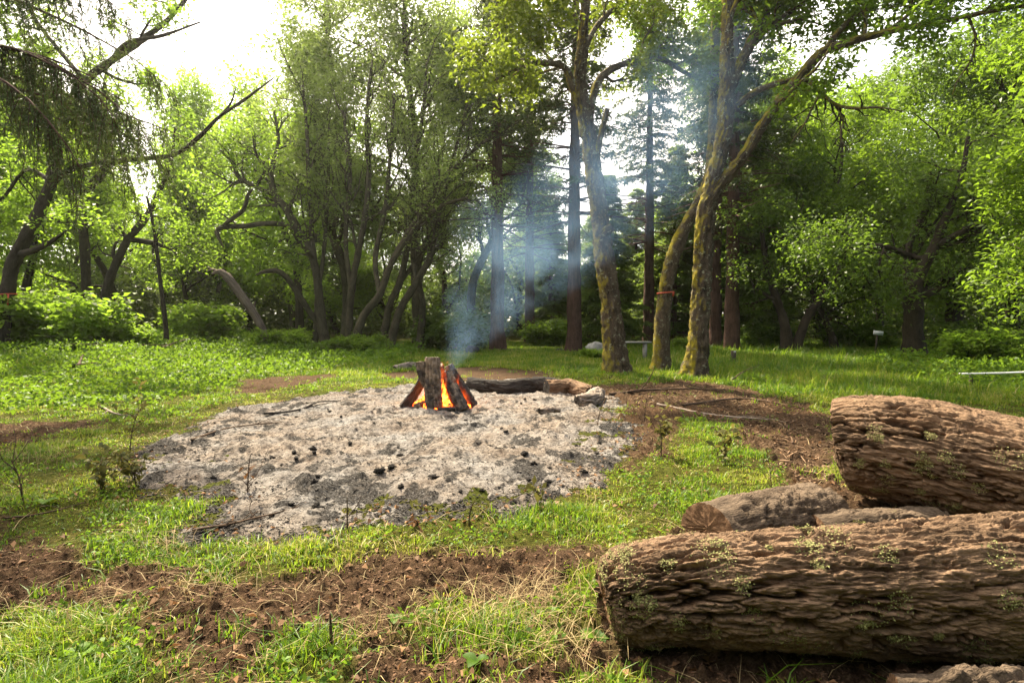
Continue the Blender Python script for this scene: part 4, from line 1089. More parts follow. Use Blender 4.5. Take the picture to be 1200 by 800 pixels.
def conifer(name, seed, H, r0, t0, L0, leafm, nwh=38, clear=0.0, needle=0.2, dens=1.0, droop=0.25):
    rng = np.random.default_rng(seed)
    root = thing(name, (0, 0, 0), None, 'conifer')
    P, R = resample([[0, 0, -0.1], [0.02, 0, H * .3], [0.0, 0.03, H * .6], [0.02, 0, H]], [r0, r0 * .8, r0 * .5, 0.02], 0.25)
    R = flare(P, R, 0.4, 0.5)
    A = Acc(); V, Q, b = tube(P, R, 18, trunk_disp(seed, 0.03), close=False); A.add(V, Q, buv=b, plate=np.ones(len(V)))
    LP, AL = [], []
    for k in range(nwh):
        f = t0 + (1 - t0) * (k + rng.random() * 0.8) / nwh
        z = H * f; l0 = L0 * (1 - (f - t0) / (1 - t0)) ** 0.75 + 0.25
        for j in range(rng.integers(3, 6)):
            a = rng.uniform(0, 2 * PI); l = l0 * rng.uniform(0.6, 1.15)
            d = np.array([math.cos(a), math.sin(a), rng.uniform(-0.05, 0.25)]); p = np.array([0, 0, z]); pts = [p]
            for q in range(6):
                d = unit(d + rng.normal(size=3) * 0.07 - np.array([0, 0, droop * 0.25])); p = p + d * l / 6; pts.append(p)
            pts = np.array(pts); V, Q, b = tube(pts, np.linspace(0.03, 0.006, 7) * (0.5 + l / L0), 4, close=False); A.add(V, Q, buv=b, plate=np.ones(len(V)))
            if f < clear and rng.random() < 0.75: continue
            nt_ = int(l * 7 * dens) + 3
            for q in range(nt_):
                x = rng.uniform(0.15, 1) * 6; i = min(int(x), 5); bp = pts[i] + (pts[i + 1] - pts[i]) * (x - i)
                td = unit(np.cross(d, [0, 0, 1]) * rng.choice([-1, 1]) * rng.uniform(0.5, 1) + d * rng.uniform(0.3, 0.9) + np.array([0, 0, -droop * rng.uniform(0.2, 1.5)]))
                tl = rng.uniform(0.25, 0.6) * min(1.0, 0.4 + l / 3)
                m_ = 9
                s_ = np.linspace(0.1, 1, m_)[:, None]
                LP.append(bp + td * tl * s_ - np.array([0, 0, droop * 0.25]) * tl * s_ ** 2); AL.append(np.repeat(td[None], m_, 0))
    A.obj('trunk', M_red, root)
    LP = np.vstack(LP) + rng.normal(size=(sum(len(x) for x in LP), 3)) * 0.015; AL = np.vstack(AL)
    V, Q = leaves(LP, rng, needle, needle * 0.32, 0.9, AL * 1.1, 0.75, 0.05, droop * 0.5)
    mesh_obj('crown', V, Q, leafm, root, False, {'tint': np.repeat(np.clip(rng.random(len(LP)) * 0.5 + 0.5 * np.repeat(rng.random(len(LP) // 9), 9), 0, 1), 4)})
    return root
SETS['conifer'] = [conifer('conifer_tree', 551, 21, 0.30, 0.24, 2.6, L_need, 46, clear=0.40, dens=1.3)]
SETS['conifer_light'] = [conifer('conifer_tree', 552, 12, 0.20, 0.06, 2.7, L_needl, 46, needle=0.25, dens=2.6)]

def bush_proto(seed, leafm, r, per=26, ln=0.12, wd=0.07):
    rng = np.random.default_rng(seed); root = thing('bush', (0, 0, 0), None, 'bush')
    st = []
    for k in range(9):
        a = rng.uniform(0, 2 * PI); d = np.array([math.cos(a) * .8, math.sin(a) * .8, rng.uniform(0.5, 1.5)])
        P, R = resample([np.array([0, 0, -0.05]), unit(d) * r * 0.5, unit(d) * r + [0, 0, -0.1 * r]], [0.02, 0.014, 0.006], r / 5); st.append((P, R))
    lv = grow(rng, st, [(7, 0.2, 0.9, r * 0.55, 0.2, 0.25), (6, 0.2, 0.9, r * 0.35, 0, 0.25)])
    A = Acc(); add_tubes(A, st, 5); add_tubes(A, lv[0], 4); add_tubes(A, lv[1], 3); A.obj('stems', M_twig, root)
    V, Q, ti = twig_leaves(rng, lv[1], per, r * 0.07, ln, wd, 0.7, 0.1)
    mesh_obj('foliage', V, Q, leafm, root, False, {'tint': ti})
    return root
SETS['bush_light'] = [bush_proto(561, L_light, 1.3), bush_proto(562, L_light, 1.1)]
SETS['bush_dark'] = [bush_proto(563, L_mid, 1.3), bush_proto(564, L_dark, 1.2)]

_used = {}
def put(kind, px, Y, H, label, group=None, var=None, wide=1.0, dz=0.0, sx_=None):
    protos_ = SETS[kind]; k = (var if var is not None else _used.get(kind, 0)) % len(protos_)
    _used[kind] = _used.get(kind, 0) + 1
    base = {'light': 11, 'mid': 12, 'dense': 13, 'tall': 20, 'conifer': 21, 'conifer_light': 12, 'bush_light': 1.5, 'bush_dark': 1.5}[kind]
    x = (px - 600) / F_PX * Y; s_ = H / base; rz = (px * 0.37 + Y * 1.7) % 6.28
    loc = (x, Y, gz(x, Y) + dz); p = protos_[k]
    if not p.get('placed'):
        p['placed'] = 1; p.location = loc; p.rotation_euler = (0, 0, rz); p.scale = (s_ * wide, s_ * wide, s_); tag(p, label, group=group); return p
    return dup(p, loc, rz, (s_ * wide, s_ * wide, s_), label, group)
GL, GR, GC, GT = 'light green trees of the left woods', 'dark trees of the right woods', 'conifers behind the fire', 'tall trees of the middle woods'
for a in (('light', 40, 33, 15, 'light green tree behind the leaning oak at the left edge', GL), ('light', 135, 37, 14.5, 'light green tree filling the space behind the gnarled dark oak', GL),
          ('light', 222, 40, 11.0, 'low light green tree beneath the large white sky gap', GL), ('light', 292, 44, 11.0, 'low light green tree behind the broken pale dead trunk', GL),
          ('light', -70, 25, 13, 'light green tree cut by the left edge beside the leaning oak', GL), ('light', 352, 33, 14, 'taller light green tree behind the contorted oak', GL),
          ('light', 90, 46, 13, 'farthest light green tree visible above the bright bush', GL), ('light', 195, 44, 19, 'tall airy light green tree far back below the weeping boughs', GL, 1, 0.6), ('light', 258, 41, 14, 'airy light green tree breaking the white sky gap', GL, 0, 0.75), ('light', 335, 50, 9, 'far light green tree seen low between the thicket stems', GL),
          ('tall', 405, 31, 21, 'tall grey green tree above the thicket, left of two', GT), ('tall', 492, 29, 22, 'tall grey green tree rising from the middle of the thicket', GT),
          ('tall', 556, 36, 21, 'tall grey green tree between thicket and first conifer', GT), ('tall', 345, 42, 19, 'tall pale tree behind the contorted oak, right of the sky gap', GT),
          ('conifer', 583, 25.5, 22, 'conifer with slim straight trunk nearest the smoke, left of the row', GC), ('conifer', 621, 33, 21, 'conifer trunk veiled in blue smoke, second of the row', GC),
          ('conifer', 673, 25.5, 23, 'conifer with thick dark straight trunk just left of the leaning mossy oak', GC), ('conifer', 858, 25, 22, 'conifer with reddish trunk right of the tall oak', GC),
          ('conifer', 760, 31, 21, 'conifer with dark trunk seen between the two big oaks', GC), ('conifer', 838, 27, 20, 'conifer trunk half hidden behind the tall oak', GC),
          ('conifer_light', 712, 30, 9, 'young pale green conifer behind the leaning mossy oak', GC), ('conifer_light', 790, 33, 11.5, 'young pale green conifer in the smoke between the oaks', GC),
          ('conifer_light', 880, 30, 11.5, 'young pale green conifer right of the reddish conifer trunk', GC), ('conifer_light', 645, 39, 9.5, 'young pale green conifer far behind the smoky trunk', GC), ('conifer_light', 745, 42, 11, 'young pale green conifer farthest back between the oaks', GC),
          ('dense', 905, 30, 14, 'dark evergreen behind the twin-stemmed oak', GR), ('mid', 975, 28, 12.5, 'rounded mid green tree right of the twin-stemmed oak', GR),
          ('dense', 1030, 32, 12.5, 'dark evergreen beneath the patch of blue sky', GR), ('mid', 1120, 25, 12.5, 'rounded mid green tree behind the lone forked oak', GR),
          ('dense', 1190, 24, 13.5, 'dark evergreen at the right edge behind the weeds', GR), ('dense', 1270, 20, 12, 'dark evergreen cut by the right edge', GR), ('mid', 880, 40, 17, 'tall mid green tree far behind the reddish conifer', GR),
          ('dense', 960, 42, 18, 'tall dark evergreen far back in the right woods', GR), ('dense', 1120, 38, 17, 'tall dark evergreen far behind the lone forked oak', GR), ('dense', 1210, 34, 18, 'tall dark evergreen far back at the right edge', GR),
          ('dense', 690, 46, 10, 'low dark evergreen far behind the thick dark conifer', GR), ('dense', 610, 44, 13, 'dark evergreen far behind the smoke', GR), ('mid', 780, 48, 11, 'mid green tree far behind the leaning slender oak', GR), ('dense', 520, 42, 14, 'dark evergreen far behind the thicket', GR), ('mid', 448, 38, 9, 'mid green tree filling the gap behind the thicket stems', GR), ('mid', 395, 44, 12, 'mid green tree far behind the contorted oak', GL),
          ('mid', 1262, 13.0, 9.0, 'bright leafed tree reaching in from the right edge', GR)):
    put(*a)
for a in (('bush_light', 72, 20.5, 2.3, 'bright green rounded bush beside the leaning oak', None, 0, 1.25), ('bush_light', 150, 22, 1.3, 'low bright bush right of the big rounded bush', None, 1, 1.3), ('bush_light', 20, 21, 1.3, 'low bush at the foot of the leaning oak', None, 1, 1.2),
          ('bush_light', 235, 27, 2.0, 'loose bright bush behind the thin straight pole', None, 0, 1.3), ('bush_light', 330, 25, 1.3, 'low bush below the broken pale dead trunk', None, 1, 1.5), ('bush_dark', 430, 23, 0.9, 'low dark shrub under the thicket stems', None, 0, 1.6), ('bush_dark', 395, 22.5, 0.8, 'low shrub at the foot of the contorted oak', None, 1, 1.6),
          ('bush_dark', 530, 27, 2.2, 'dark shrub behind the smoke left of the first conifer', None, 1, 1.3), ('bush_dark', 648, 30, 1.6, 'dark shrub between the second conifer and the thick one', None, 0, 1.3), ('bush_dark', 890, 27, 1.5, 'dark shrub left of the twin-stemmed oak', None, 1, 1.4), ('bush_dark', 1000, 26, 1.4, 'dark shrub behind the little white sign', None, 0, 1.5),
          ('bush_dark', 1135, 22, 1.6, 'dark shrub right of the lone forked oak', None, 1, 1.4), ('bush_light', 1150, 16.5, 1.25, 'leafy bright weed bush by the white pipe at the right', None, 0, 1.3), ('bush_light', 1225, 15.5, 1.3, 'leafy bright weed bush cut by the right edge', None, 1, 1.2), ('bush_light', 1100, 17, 0.55, 'low leafy weed patch left of the white pipe', None, 1, 2.0),
          ('bush_dark', 803, 25, 0.7, 'small low shrub behind the tall oak base', None, 0, 1.4), ('bush_light', 695, 21, 0.5, 'small weed tuft at the pale boulder', None, 1, 1.5)):
    put(*a)

# drooping bough of a big conifer whose trunk stands left of the frame
rng = np.random.default_rng(88)
cb = np.array([-9.6, 9.5, 0.0]); cb[2] = gz(cb[0], cb[1])
root = thing('weeping_conifer', cb, 'weeping conifer at the upper left, its long boughs hanging into view', 'conifer')
P, R = resample([cb - [0, 0, .1], cb + [0.1, 0, 5], cb + [0, 0.1, 10], cb + [0.1, 0, 15]], [0.42, 0.33, 0.2, 0.04], 0.2)
A = Acc(); V, Q, b = tube(P, flare(P, R), 20, trunk_disp(3, 0.04), close=False); A.add(V, Q, buv=b, plate=np.ones(len(V)))
LP, AL = [], []
for k in range(46):
    z = rng.uniform(5.3, 13); a = rng.uniform(-1.0, 1.2); l = rng.uniform(2.6, 4.9) * (1.25 - z / 20)
    d = np.array([math.cos(a), math.sin(a) * 0.8, rng.uniform(0.0, 0.35)]); p = cb + [0, 0, z]; pts = [p]
    for q in range(9):
        d = unit(d + rng.normal(size=3) * 0.06 - [0, 0, 0.10]); p = p + d * l / 9; pts.append(p)
    pts = np.array(pts); V, Q, b = tube(pts, np.linspace(0.04, 0.006, 10), 5, close=False); A.add(V, Q, buv=b, plate=np.ones(len(V)))
    for q in range(int(l * 13)):
        x = rng.uniform(0.2, 1) * 9; i = min(int(x), 8); bp = pts[i] + (pts[i + 1] - pts[i]) * (x - i)
        hl = rng.uniform(0.4, 1.3); td = unit(d * 0.45 + rng.normal(size=3) * 0.25 + [0, 0, -0.8]); tp = [bp]; pp = bp
        for e in range(6): td = unit(td + [0, 0, -0.15] + rng.normal(size=3) * 0.06); pp = pp + td * hl / 6; tp.append(pp)
        tp = np.array(tp); V, Q, b = tube(tp, np.linspace(0.007, 0.002, 7), 3, close=False); A.add(V, Q, buv=b, plate=np.ones(len(V)))
        m_ = int(hl * 46) + 4; x = rng.random(m_) * 6; ii = np.minimum(x.astype(int), 5); f = (x - ii)[:, None]
        LP.append(tp[ii] * (1 - f) + tp[ii + 1] * f + rng.normal(size=(m_, 3)) * 0.01); AL.append(tp[ii + 1] - tp[ii])
A.obj('trunk', M_red, root, cb)
LP = np.vstack(LP); AL = unit(np.vstack(AL))
V, Q = leaves(LP, rng, 0.095, 0.017, 0.2, AL * 0.9, 0.9, 0.05, 0.2)
mesh_obj('crown', V - cb, Q, L_need, root, False, {'tint': np.repeat(rng.random(len(LP)), 4)})
# ------------------------------------------------------------------ far wood that reads as one mass
rng = np.random.default_rng(600)
n = 130000
x = rng.uniform(-62, 62, n); y = 42 + rng.uniform(0, 16, n) + 0.003 * x * x * -1
hmax = 5.5 + 2.5 * fbm2(x, y, 6, 3, 5) + 3.0 * smooth(5, 30, x)
z = gh(x, y) + rng.random(n) ** 1.1 * hmax
# unseen ring of wood leaves behind the camera, added to block sky fill
n2_ = 60000; a_ = rng.uniform(PI * 0.98, PI * 2.02, n2_); r_ = rng.uniform(13, 20, n2_)
xb, yb = r_ * np.cos(a_) * 1.3, 3 + r_ * np.sin(a_)
x, y = np.concatenate([x, xb]), np.concatenate([y, yb]); z = np.concatenate([z, gh(xb, yb) + rng.random(n2_) * 10.5]); n += n2_
V, Q = leaves(np.stack([x, y, z], 1), rng, 0.46, 0.25, 0.6)
M_far = leaf_mat('far_foliage', (0.035, 0.06, 0.014), (0.10, 0.14, 0.03), (0.2, 0.28, 0.03), 0.4, 0.6)
tag(mesh_obj('far_wood_and_shade_ring', V, Q, M_far, None, False, {'tint': np.repeat(np.clip(0.5 + 0.5 * fbm2(x, y, 3, 2, 8) + 0.3 * (rng.random(n) - .5), 0, 1), 4)}), 'far green wood closing off the view, with an added unseen leaf ring behind the camera', 'wood', kind='stuff')

# ------------------------------------------------------------------ grass
def scatter(n, ymin, ymax, p=1.0, margin=1.5, seed=1):
    """random ground points inside the view and a little to each side, density ~ 1/y^p"""
    rng = np.random.default_rng(seed); u = rng.random(n)
    # area element ~ y dy  -> pdf ~ y^(1-p)
    e = 2 - p
    y = (ymin ** e + u * (ymax ** e - ymin ** e)) ** (1 / e)
    x = rng.uniform(-1, 1, n) * (0.95 * y + margin)
    return x, y, rng
def blades(x, y, z, h, w_, rng, lean=0.5):
    n = len(x); a = rng.uniform(0, 2 * PI, n); d = np.stack([np.cos(a), np.sin(a), np.zeros(n)], 1); s_ = np.stack([-np.sin(a), np.cos(a), np.zeros(n)], 1)
    b = np.stack([x, y, z], 1); l = (np.abs(rng.normal(size=n)) * lean + 0.1)[:, None]; h = h[:, None]; w_ = w_[:, None]; Zv = np.array([0, 0, 1.0])
    m1 = b + d * h * l * 0.25 + Zv * h * 0.5; m2 = b + d * h * l * 0.8 + Zv * h * (0.95 - 0.25 * np.minimum(l, 1.6))
    V = np.stack([b - s_ * w_ * .5, b + s_ * w_ * .5, m1 + s_ * w_ * .42, m1 - s_ * w_ * .42, m2 + s_ * w_ * .08, m2 - s_ * w_ * .08], 1).reshape(-1, 3)
    i = np.arange(n)[:, None] * 6
    return V, np.concatenate([i + [0, 1, 2, 3], i + [3, 2, 4, 5]], 1).reshape(-1, 4)

LEFTCOV = gpoly([(-200, 402), (120, 400), (420, 402), (500, 412), (440, 432), (330, 438), (255, 456), (130, 474), (60, 484), (-200, 492)])
RIGHTCOV = gpoly([(1010, 428), (1100, 420), (1300, 415), (1400, 455), (1200, 462), (1080, 452)])
def zones(x, y):
    nearm = y < 19
    s_ = np.full(len(x), 9.0); dmk = np.zeros(len(x))
    s_[nearm] = ash_sd(x[nearm], y[nearm]); dmk[nearm] = dirt_mask(x[nearm], y[nearm])
    return s_, dmk
X1, Y1, rng = scatter(1150000, 1.35, 36, 1.32, seed=3)
s_, dmk = zones(X1, Y1)
logf = np.zeros(len(X1), bool)
for (a_, b_, r_) in (((0.42, 2.42), (3.3, 2.2), 0.22), ((2.5, 4.2), (4.3, 2.8), 0.26), ((1.26, 3.46), (2.75, 3.75), 0.2)):
    a_, b_ = np.array(a_), np.array(b_); e = b_ - a_; t_ = np.clip(((X1 - a_[0]) * e[0] + (Y1 - a_[1]) * e[1]) / (e @ e), 0, 1)
    logf |= np.hypot(X1 - a_[0] - t_ * e[0], Y1 - a_[1] - t_ * e[1]) < r_
clump = fbm2(X1, Y1, 0.5, 4, 51); dry = fbm2(X1, Y1, 1.1, 4, 52)
band = smooth(0.9, 0.2, s_) * (Y1 > 4.2)                       # trampled, thin grass beside the ash
prob = smooth(-0.12, 0.14, s_) * (1 - dmk) * np.clip(0.75 + 0.9 * clump, 0.15, 1) * (1 - 0.15 * band)
tuft = smooth(0.35, 0.6, fbm2(X1, Y1, 0.35, 3, 53)) * dmk * 0.35
keep = (rng.random(len(X1)) < np.maximum(prob, tuft)) & ~logf
x, y = X1[keep], Y1[keep]; n = len(x); clump, dry, band = clump[keep], dry[keep], band[keep]
meadow = smooth(3, 6, x) * smooth(8.5, 11, y)
h = (0.022 + 0.050 * np.clip(clump + 0.25, 0, 1.2) + 0.13 * meadow + 0.06 * smooth(11, 16, y) + 0.03 * smooth(2.9, 2.2, y)) * rng.uniform(0.5, 1.5, n) * (1 - 0.35 * band)
h *= 1 + 0.9 * (rng.random(n) < 0.04)
wd = (0.0032 + 0.00085 * y) * rng.uniform(0.7, 1.3, n)
z = np.maximum(surf(x, y), gh(x, y) - 0.01) - 0.008
V, Q = blades(x, y, z, h, wd, rng, 0.95)
m, t, o = new_mat('grass_blades')
c = ramp(t, attr(t, 'tint'), [(0.0, (0.050, 0.125, 0.006)), (0.35, (0.15, 0.25, 0.010)), (0.60, (0.30, 0.30, 0.03)), (0.85, (0.38, 0.33, 0.09)), (1.0, (0.46, 0.36, 0.17))])
p = t.nodes.new('ShaderNodeBsdfPrincipled'); t.links.new(c, p.inputs['Base Color']); p.inputs['Roughness'].default_value = 0.45; p.inputs['Specular IOR Level'].default_value = 0.3
tr_ = t.nodes.new('ShaderNodeBsdfTranslucent'); t.links.new(mixc(t, 0.35, c, (0.35, 0.5, 0.03)), tr_.inputs[0])
ms = t.nodes.new('ShaderNodeMixShader'); ms.inputs[0].default_value = 0.5
t.links.new(p.outputs[0], ms.inputs[1]); t.links.new(tr_.outputs[0], ms.inputs[2]); t.links.new(ms.outputs[0], o.inputs[0])
ti = np.clip(0.26 + 0.50 * dry + 0.26 * band - 0.12 * meadow + 0.22 * rng.normal(size=n), 0, 1)
ti = np.where(rng.random(n) < 0.05, rng.uniform(0.8, 1, n), ti)
tag(mesh_obj('grass', V, Q, m, None, False, {'tint': np.repeat(ti, 6)}), 'short green and yellowish grass covering the clearing', 'grass', kind='stuff')

# dry straw lying about
X1, Y1, rng = scatter(16000, 1.4, 12, 1.5, seed=13)
s_, dmk = zones(X1, Y1)
k = (s_ > 0.05) & ((rng.random(len(X1)) < 0.25) | (fbm2(X1, Y1, 0.5, 3, 55) > 0.25)); x, y = X1[k], Y1[k]; n = len(x)
V, Q = blades(x, y, top(x, y) + 0.005, rng.uniform(0.02, 0.07, n), 0.0022 + 0.0004 * y, rng, 2.6)
hx, hy = [], []
for hp, hr, hn in (((590, 735), 0.20, 330), ((620, 700), 0.12, 120), ((250, 690), 0.16, 90), ((440, 745), 0.14, 90), ((80, 720), 0.2, 90), ((660, 770), 0.12, 120), ((185, 640), 0.14, 60), ((30, 540), 0.3, 200)):
    hc = G(*hp); hx.append(hc[0] + rng.normal(size=hn) * hr); hy.append(hc[1] + rng.normal(size=hn) * hr * 0.7)
hx, hy = np.concatenate(hx), np.concatenate(hy); nh = len(hx)
V2, Q2 = blades(hx, hy, top(hx, hy) + 0.004, rng.uniform(0.05, 0.16, nh), np.full(nh, 0.003), rng, 1.5)
Q = np.vstack([Q, Q2 + len(V)]); V = np.vstack([V, V2]); n += nh
M_straw = leaf_mat('dry_straw', (0.16, 0.11, 0.05), (0.48, 0.37, 0.19), (0.45, 0.35, 0.15), 0.25, 0.7)
tag(mesh_obj('dry_grass', V, Q, M_straw, None, False, {'tint': np.repeat(rng.random(n), 6)}), 'dry straw strewn over soil and grass', 'straw', kind='stuff')

# low leafy plants: left and right ground cover, small weeds in the grass
def inpoly(poly, x, y, f): return sdist(poly, x, y) + f * fbm2(x, y, 0.9, 3, 61) < 0
X1, Y1, rng = scatter(150000, 7.5, 36, 0.9, seed=23)
left = inpoly(LEFTCOV, X1, Y1, 0.9); right = inpoly(RIGHTCOV, X1, Y1, 0.9)
weeds = (rng.random(len(X1)) < 0.16) & (fbm2(X1, Y1, 0.8, 3, 63) > 0.05)
s_, dmk = zones(X1, Y1)
k = (left | right | weeds) & (s_ > 0.25) & (dmk < 0.4); x, y = X1[k], Y1[k]; n = len(x)
hh = np.where(left[k], 0.10 + 0.22 * smooth(9, 20, y), np.where(right[k], 0.34, 0.08)) * np.clip(1 + 0.9 * fbm2(x, y, 1.1, 3, 64), 0.25, 2)
zz_ = gh(x, y) + hh * rng.random(n) ** 0.6
V, Q = leaves(np.stack([x, y, zz_], 1), rng, (0.055 + 0.0025 * y)[:, None], (0.035 + 0.0018 * y)[:, None], 0.35)
V = V.reshape(n, 4, 3); V = V.reshape(-1, 3)
L_cover = leaf_mat('ground_cover_leaf', (0.028, 0.070, 0.008), (0.125, 0.22, 0.020), (0.32, 0.50, 0.03), 0.42, 0.5, spec=0.12)
tag(mesh_obj('ground_cover', V, Q, L_cover, None, False, {'tint': np.repeat(np.clip(rng.random(n) * .6 + .4 * (fbm2(x, y, 0.8, 2, 66) + .5), 0, 1), 4)}), 'low leafy green plants carpeting the edge of the woods', 'ground cover', kind='stuff')
X1, Y1, rng = scatter(60000, 1.5, 8, 1.4, seed=29)
s_, dmk = zones(X1, Y1); k = (s_ > 0.15) & (dmk < 0.5) & (fbm2(X1, Y1, 0.4, 3, 68) > 0.12); x, y = X1[k], Y1[k]; n = len(x)
V, Q = leaves(np.stack([x, y, surf(x, y) + 0.01 + 0.06 * rng.random(n)], 1), rng, 0.027, 0.018, 0.5)
tag(mesh_obj('clover', V, Q, L_cover, None, False, {'tint': np.repeat(rng.random(n), 4)}), 'small round clover leaves among the near grass', 'clover', kind='stuff')

# fallen dry leaves, bark chips and bits of burnt debris
X1, Y1, rng = scatter(16000, 1.5, 14, 1.45, seed=31)
s_, dmk = zones(X1, Y1)
k = (rng.random(len(X1)) < 0.16 + 0.35 * (np.abs(s_) < 0.35) + 0.25 * dmk) & (s_ > -0.3); x, y = X1[k], Y1[k]; n = len(x)
V, Q = leaves(np.stack([x, y, top(x, y) + 0.012], 1), rng, 0.042, 0.024, 1.0, fold=0.35)
tag(mesh_obj('leaf_litter', V, Q, M_dryleaf, None, False, {'tint': np.repeat(rng.random(n), 4)}), 'scattered brown dry leaves on soil and around the ash', 'leaf litter', kind='stuff')

def chips(x, y, rng, lmin, lmax, r, zoff):
    n = len(x); a = rng.uniform(0, 2 * PI, n); tl = rng.normal(size=n) * 0.25
    d = np.stack([np.cos(a), np.sin(a), tl], 1); d = unit(d); l = rng.uniform(lmin, lmax, n)[:, None]; s2 = unit(np.cross(d, [0, 0, 1.0])); u = np.cross(s2, d)
    c_ = np.stack([x, y, top(x, y) + zoff], 1); r = (r * rng.uniform(0.6, 1.4, n))[:, None]
    ring = lambda f, k: [c_ + d * l * f + (s2 * math.cos(q) + u * math.sin(q) * 0.7) * r * k for q in (0.3, 2.4, 4.5)]
    V = np.stack(ring(-.5, .7) + ring(0, 1.1) + ring(.5, .5), 1).reshape(-1, 3)
    i = np.arange(n)[:, None] * 9; Q = []
    for b_ in (0, 3):
        for j in range(3): Q.append(i + [b_ + j, b_ + (j + 1) % 3, b_ + 3 + (j + 1) % 3, b_ + 3 + j])
    Q.append(i + [0, 1, 2, 2])
    return V, np.concatenate(Q[:6], 1).reshape(-1, 4)
CHIP = gpoly([(680, 450), (800, 444), (890, 455), (990, 492), (985, 600), (920, 600), (880, 520), (800, 482)])
X1, Y1, rng = scatter(26000, 3, 14, 1.0, seed=37)
k = sdist(CHIP, X1, Y1) + 0.4 * fbm2(X1, Y1, 0.6, 3, 71) < 0; x, y = X1[k], Y1[k]; n = len(x)
V, Q = chips(x, y, rng, 0.03, 0.16, 0.008, 0.01)
M_chip = leaf_mat('wood_chip', (0.05, 0.03, 0.018), (0.27, 0.17, 0.10), (0.2, 0.1, 0.05), 0.0, 0.9)
tag(mesh_obj('wood_chips', V, Q, M_chip, None, False, {'tint': np.repeat(rng.random(n), 9)}), 'brown bark chips and broken sticks on the soil right of the ash', 'wood chips', kind='stuff')
X1, Y1, rng = scatter(80000, 3.4, 12, 1.3, margin=0, seed=41)
s_ = ash_sd(X1, Y1); k = (s_ < 0.1) & (rng.random(len(X1)) < np.clip(0.15 + 0.8 * smooth(-0.7, 0, s_) + 0.5 * smooth(.1, .5, fbm2(X1, Y1, .4, 3, 72)), 0, 1)); x, y = X1[k], Y1[k]; n = len(x)
V, Q = chips(x, y, rng, 0.006, 0.04, 0.005, 0.004)
M_deb = leaf_mat('burnt_debris', (0.010, 0.009, 0.008), (0.14, 0.12, 0.10), (0.1, 0.1, 0.1), 0.0, 0.95)
tag(mesh_obj('burnt_debris', V, Q, M_deb, None, False, {'tint': np.repeat(rng.random(n) ** 2, 9)}), 'tiny black cinders and burnt twig bits on the ash', 'cinders', kind='stuff')
X1, Y1, rng = scatter(60000, 1.4, 8, 1.6, seed=43)
s_, dmk = zones(X1, Y1); k = (dmk > 0.5) & (s_ > 0.1); x, y = X1[k], Y1[k]; n = len(x)
V, Q = chips(x, y, rng, 0.006, 0.022, 0.007, 0.0)
M_crumb = leaf_mat('soil_crumb', (0.035, 0.018, 0.010), (0.15, 0.085, 0.048), (0.1, 0.1, 0.1), 0.0, 0.95)
tag(mesh_obj('soil_crumbs', V, Q, M_crumb, None, False, {'tint': np.repeat(rng.random(n), 9)}), 'loose crumbs of brown soil on the bare ground', 'soil', kind='stuff')

# ------------------------------------------------------------------ small made things
def flat_mat(name, col, rough=0.7):
    m, t, o = new_mat(name); g = t.nodes.new('ShaderNodeTexCoord').outputs['Object']
    n1 = noise(t, g, 20, 4, 0.6); c = mixc(t, mapr(t, n1, 0.4, 0.7, 0, 0.35), col, tuple(v * 0.6 for v in col)); princ(t, o, c, rough); return m
def box(A, c, sx, sy, sz, rot=None):
    V = np.array([[i, j, k] for k in (-.5, .5) for j in (-.5, .5) for i in (-.5, .5)]) * [sx, sy, sz]
    if rot is not None: V = V @ np.array(rot.to_matrix()).T
    A.add(V + c, [[0, 2, 3, 1], [4, 5, 7, 6], [0, 1, 5, 4], [2, 6, 7, 3], [0, 4, 6, 2], [1, 3, 7, 5]])
from mathutils import Euler
M_ribbon = flat_mat('orange_tape', (0.55, 0.09, 0.04), 0.6); M_white = flat_mat('white_paint', (0.75, 0.75, 0.72), 0.5); M_post = flat_mat('post_wood', (0.07, 0.055, 0.04), 0.9); M_board = flat_mat('grey_board', (0.30, 0.28, 0.25), 0.85)
def ribbon(label, px, py, Y, r, tail):
    c_ = W(px, py, Y); th = np.linspace(0, 2 * PI, 33)[:-1]; V = []
    for dz_ in (-0.018, 0.018):
        for rr2 in (r, r + 0.012): V.append(np.stack([np.cos(th) * rr2, np.sin(th) * rr2, dz_ + 0.02 * np.cos(th)], 1))
    V = np.vstack(V); n = 32; i = np.arange(n); j = (i + 1) % n; Q = []
    for a_, b_ in ((0, 1), (1, 3), (3, 2), (2, 0)): Q.append(np.stack([a_ * n + i, a_ * n + j, b_ * n + j, b_ * n + i], 1))
    root = thing('flagging_tape', c_, label, 'ribbon')
    mesh_obj('band', V, np.vstack(Q), M_ribbon, root)
    A = Acc(); box(A, np.array([r * 0.7, -r * 0.8, -tail / 2]), 0.05, 0.008, tail, Euler((0.1, 0.15, 0.2))); A.obj('tail', M_ribbon, root, smooth_=False)
ribbon('orange tape tied round the slender bending oak', 780, 343, 15.4, 0.225, 0.10)
ribbon('orange tape tied round the leaning oak at the left edge', 9, 345, 19, 0.235, 0.45)

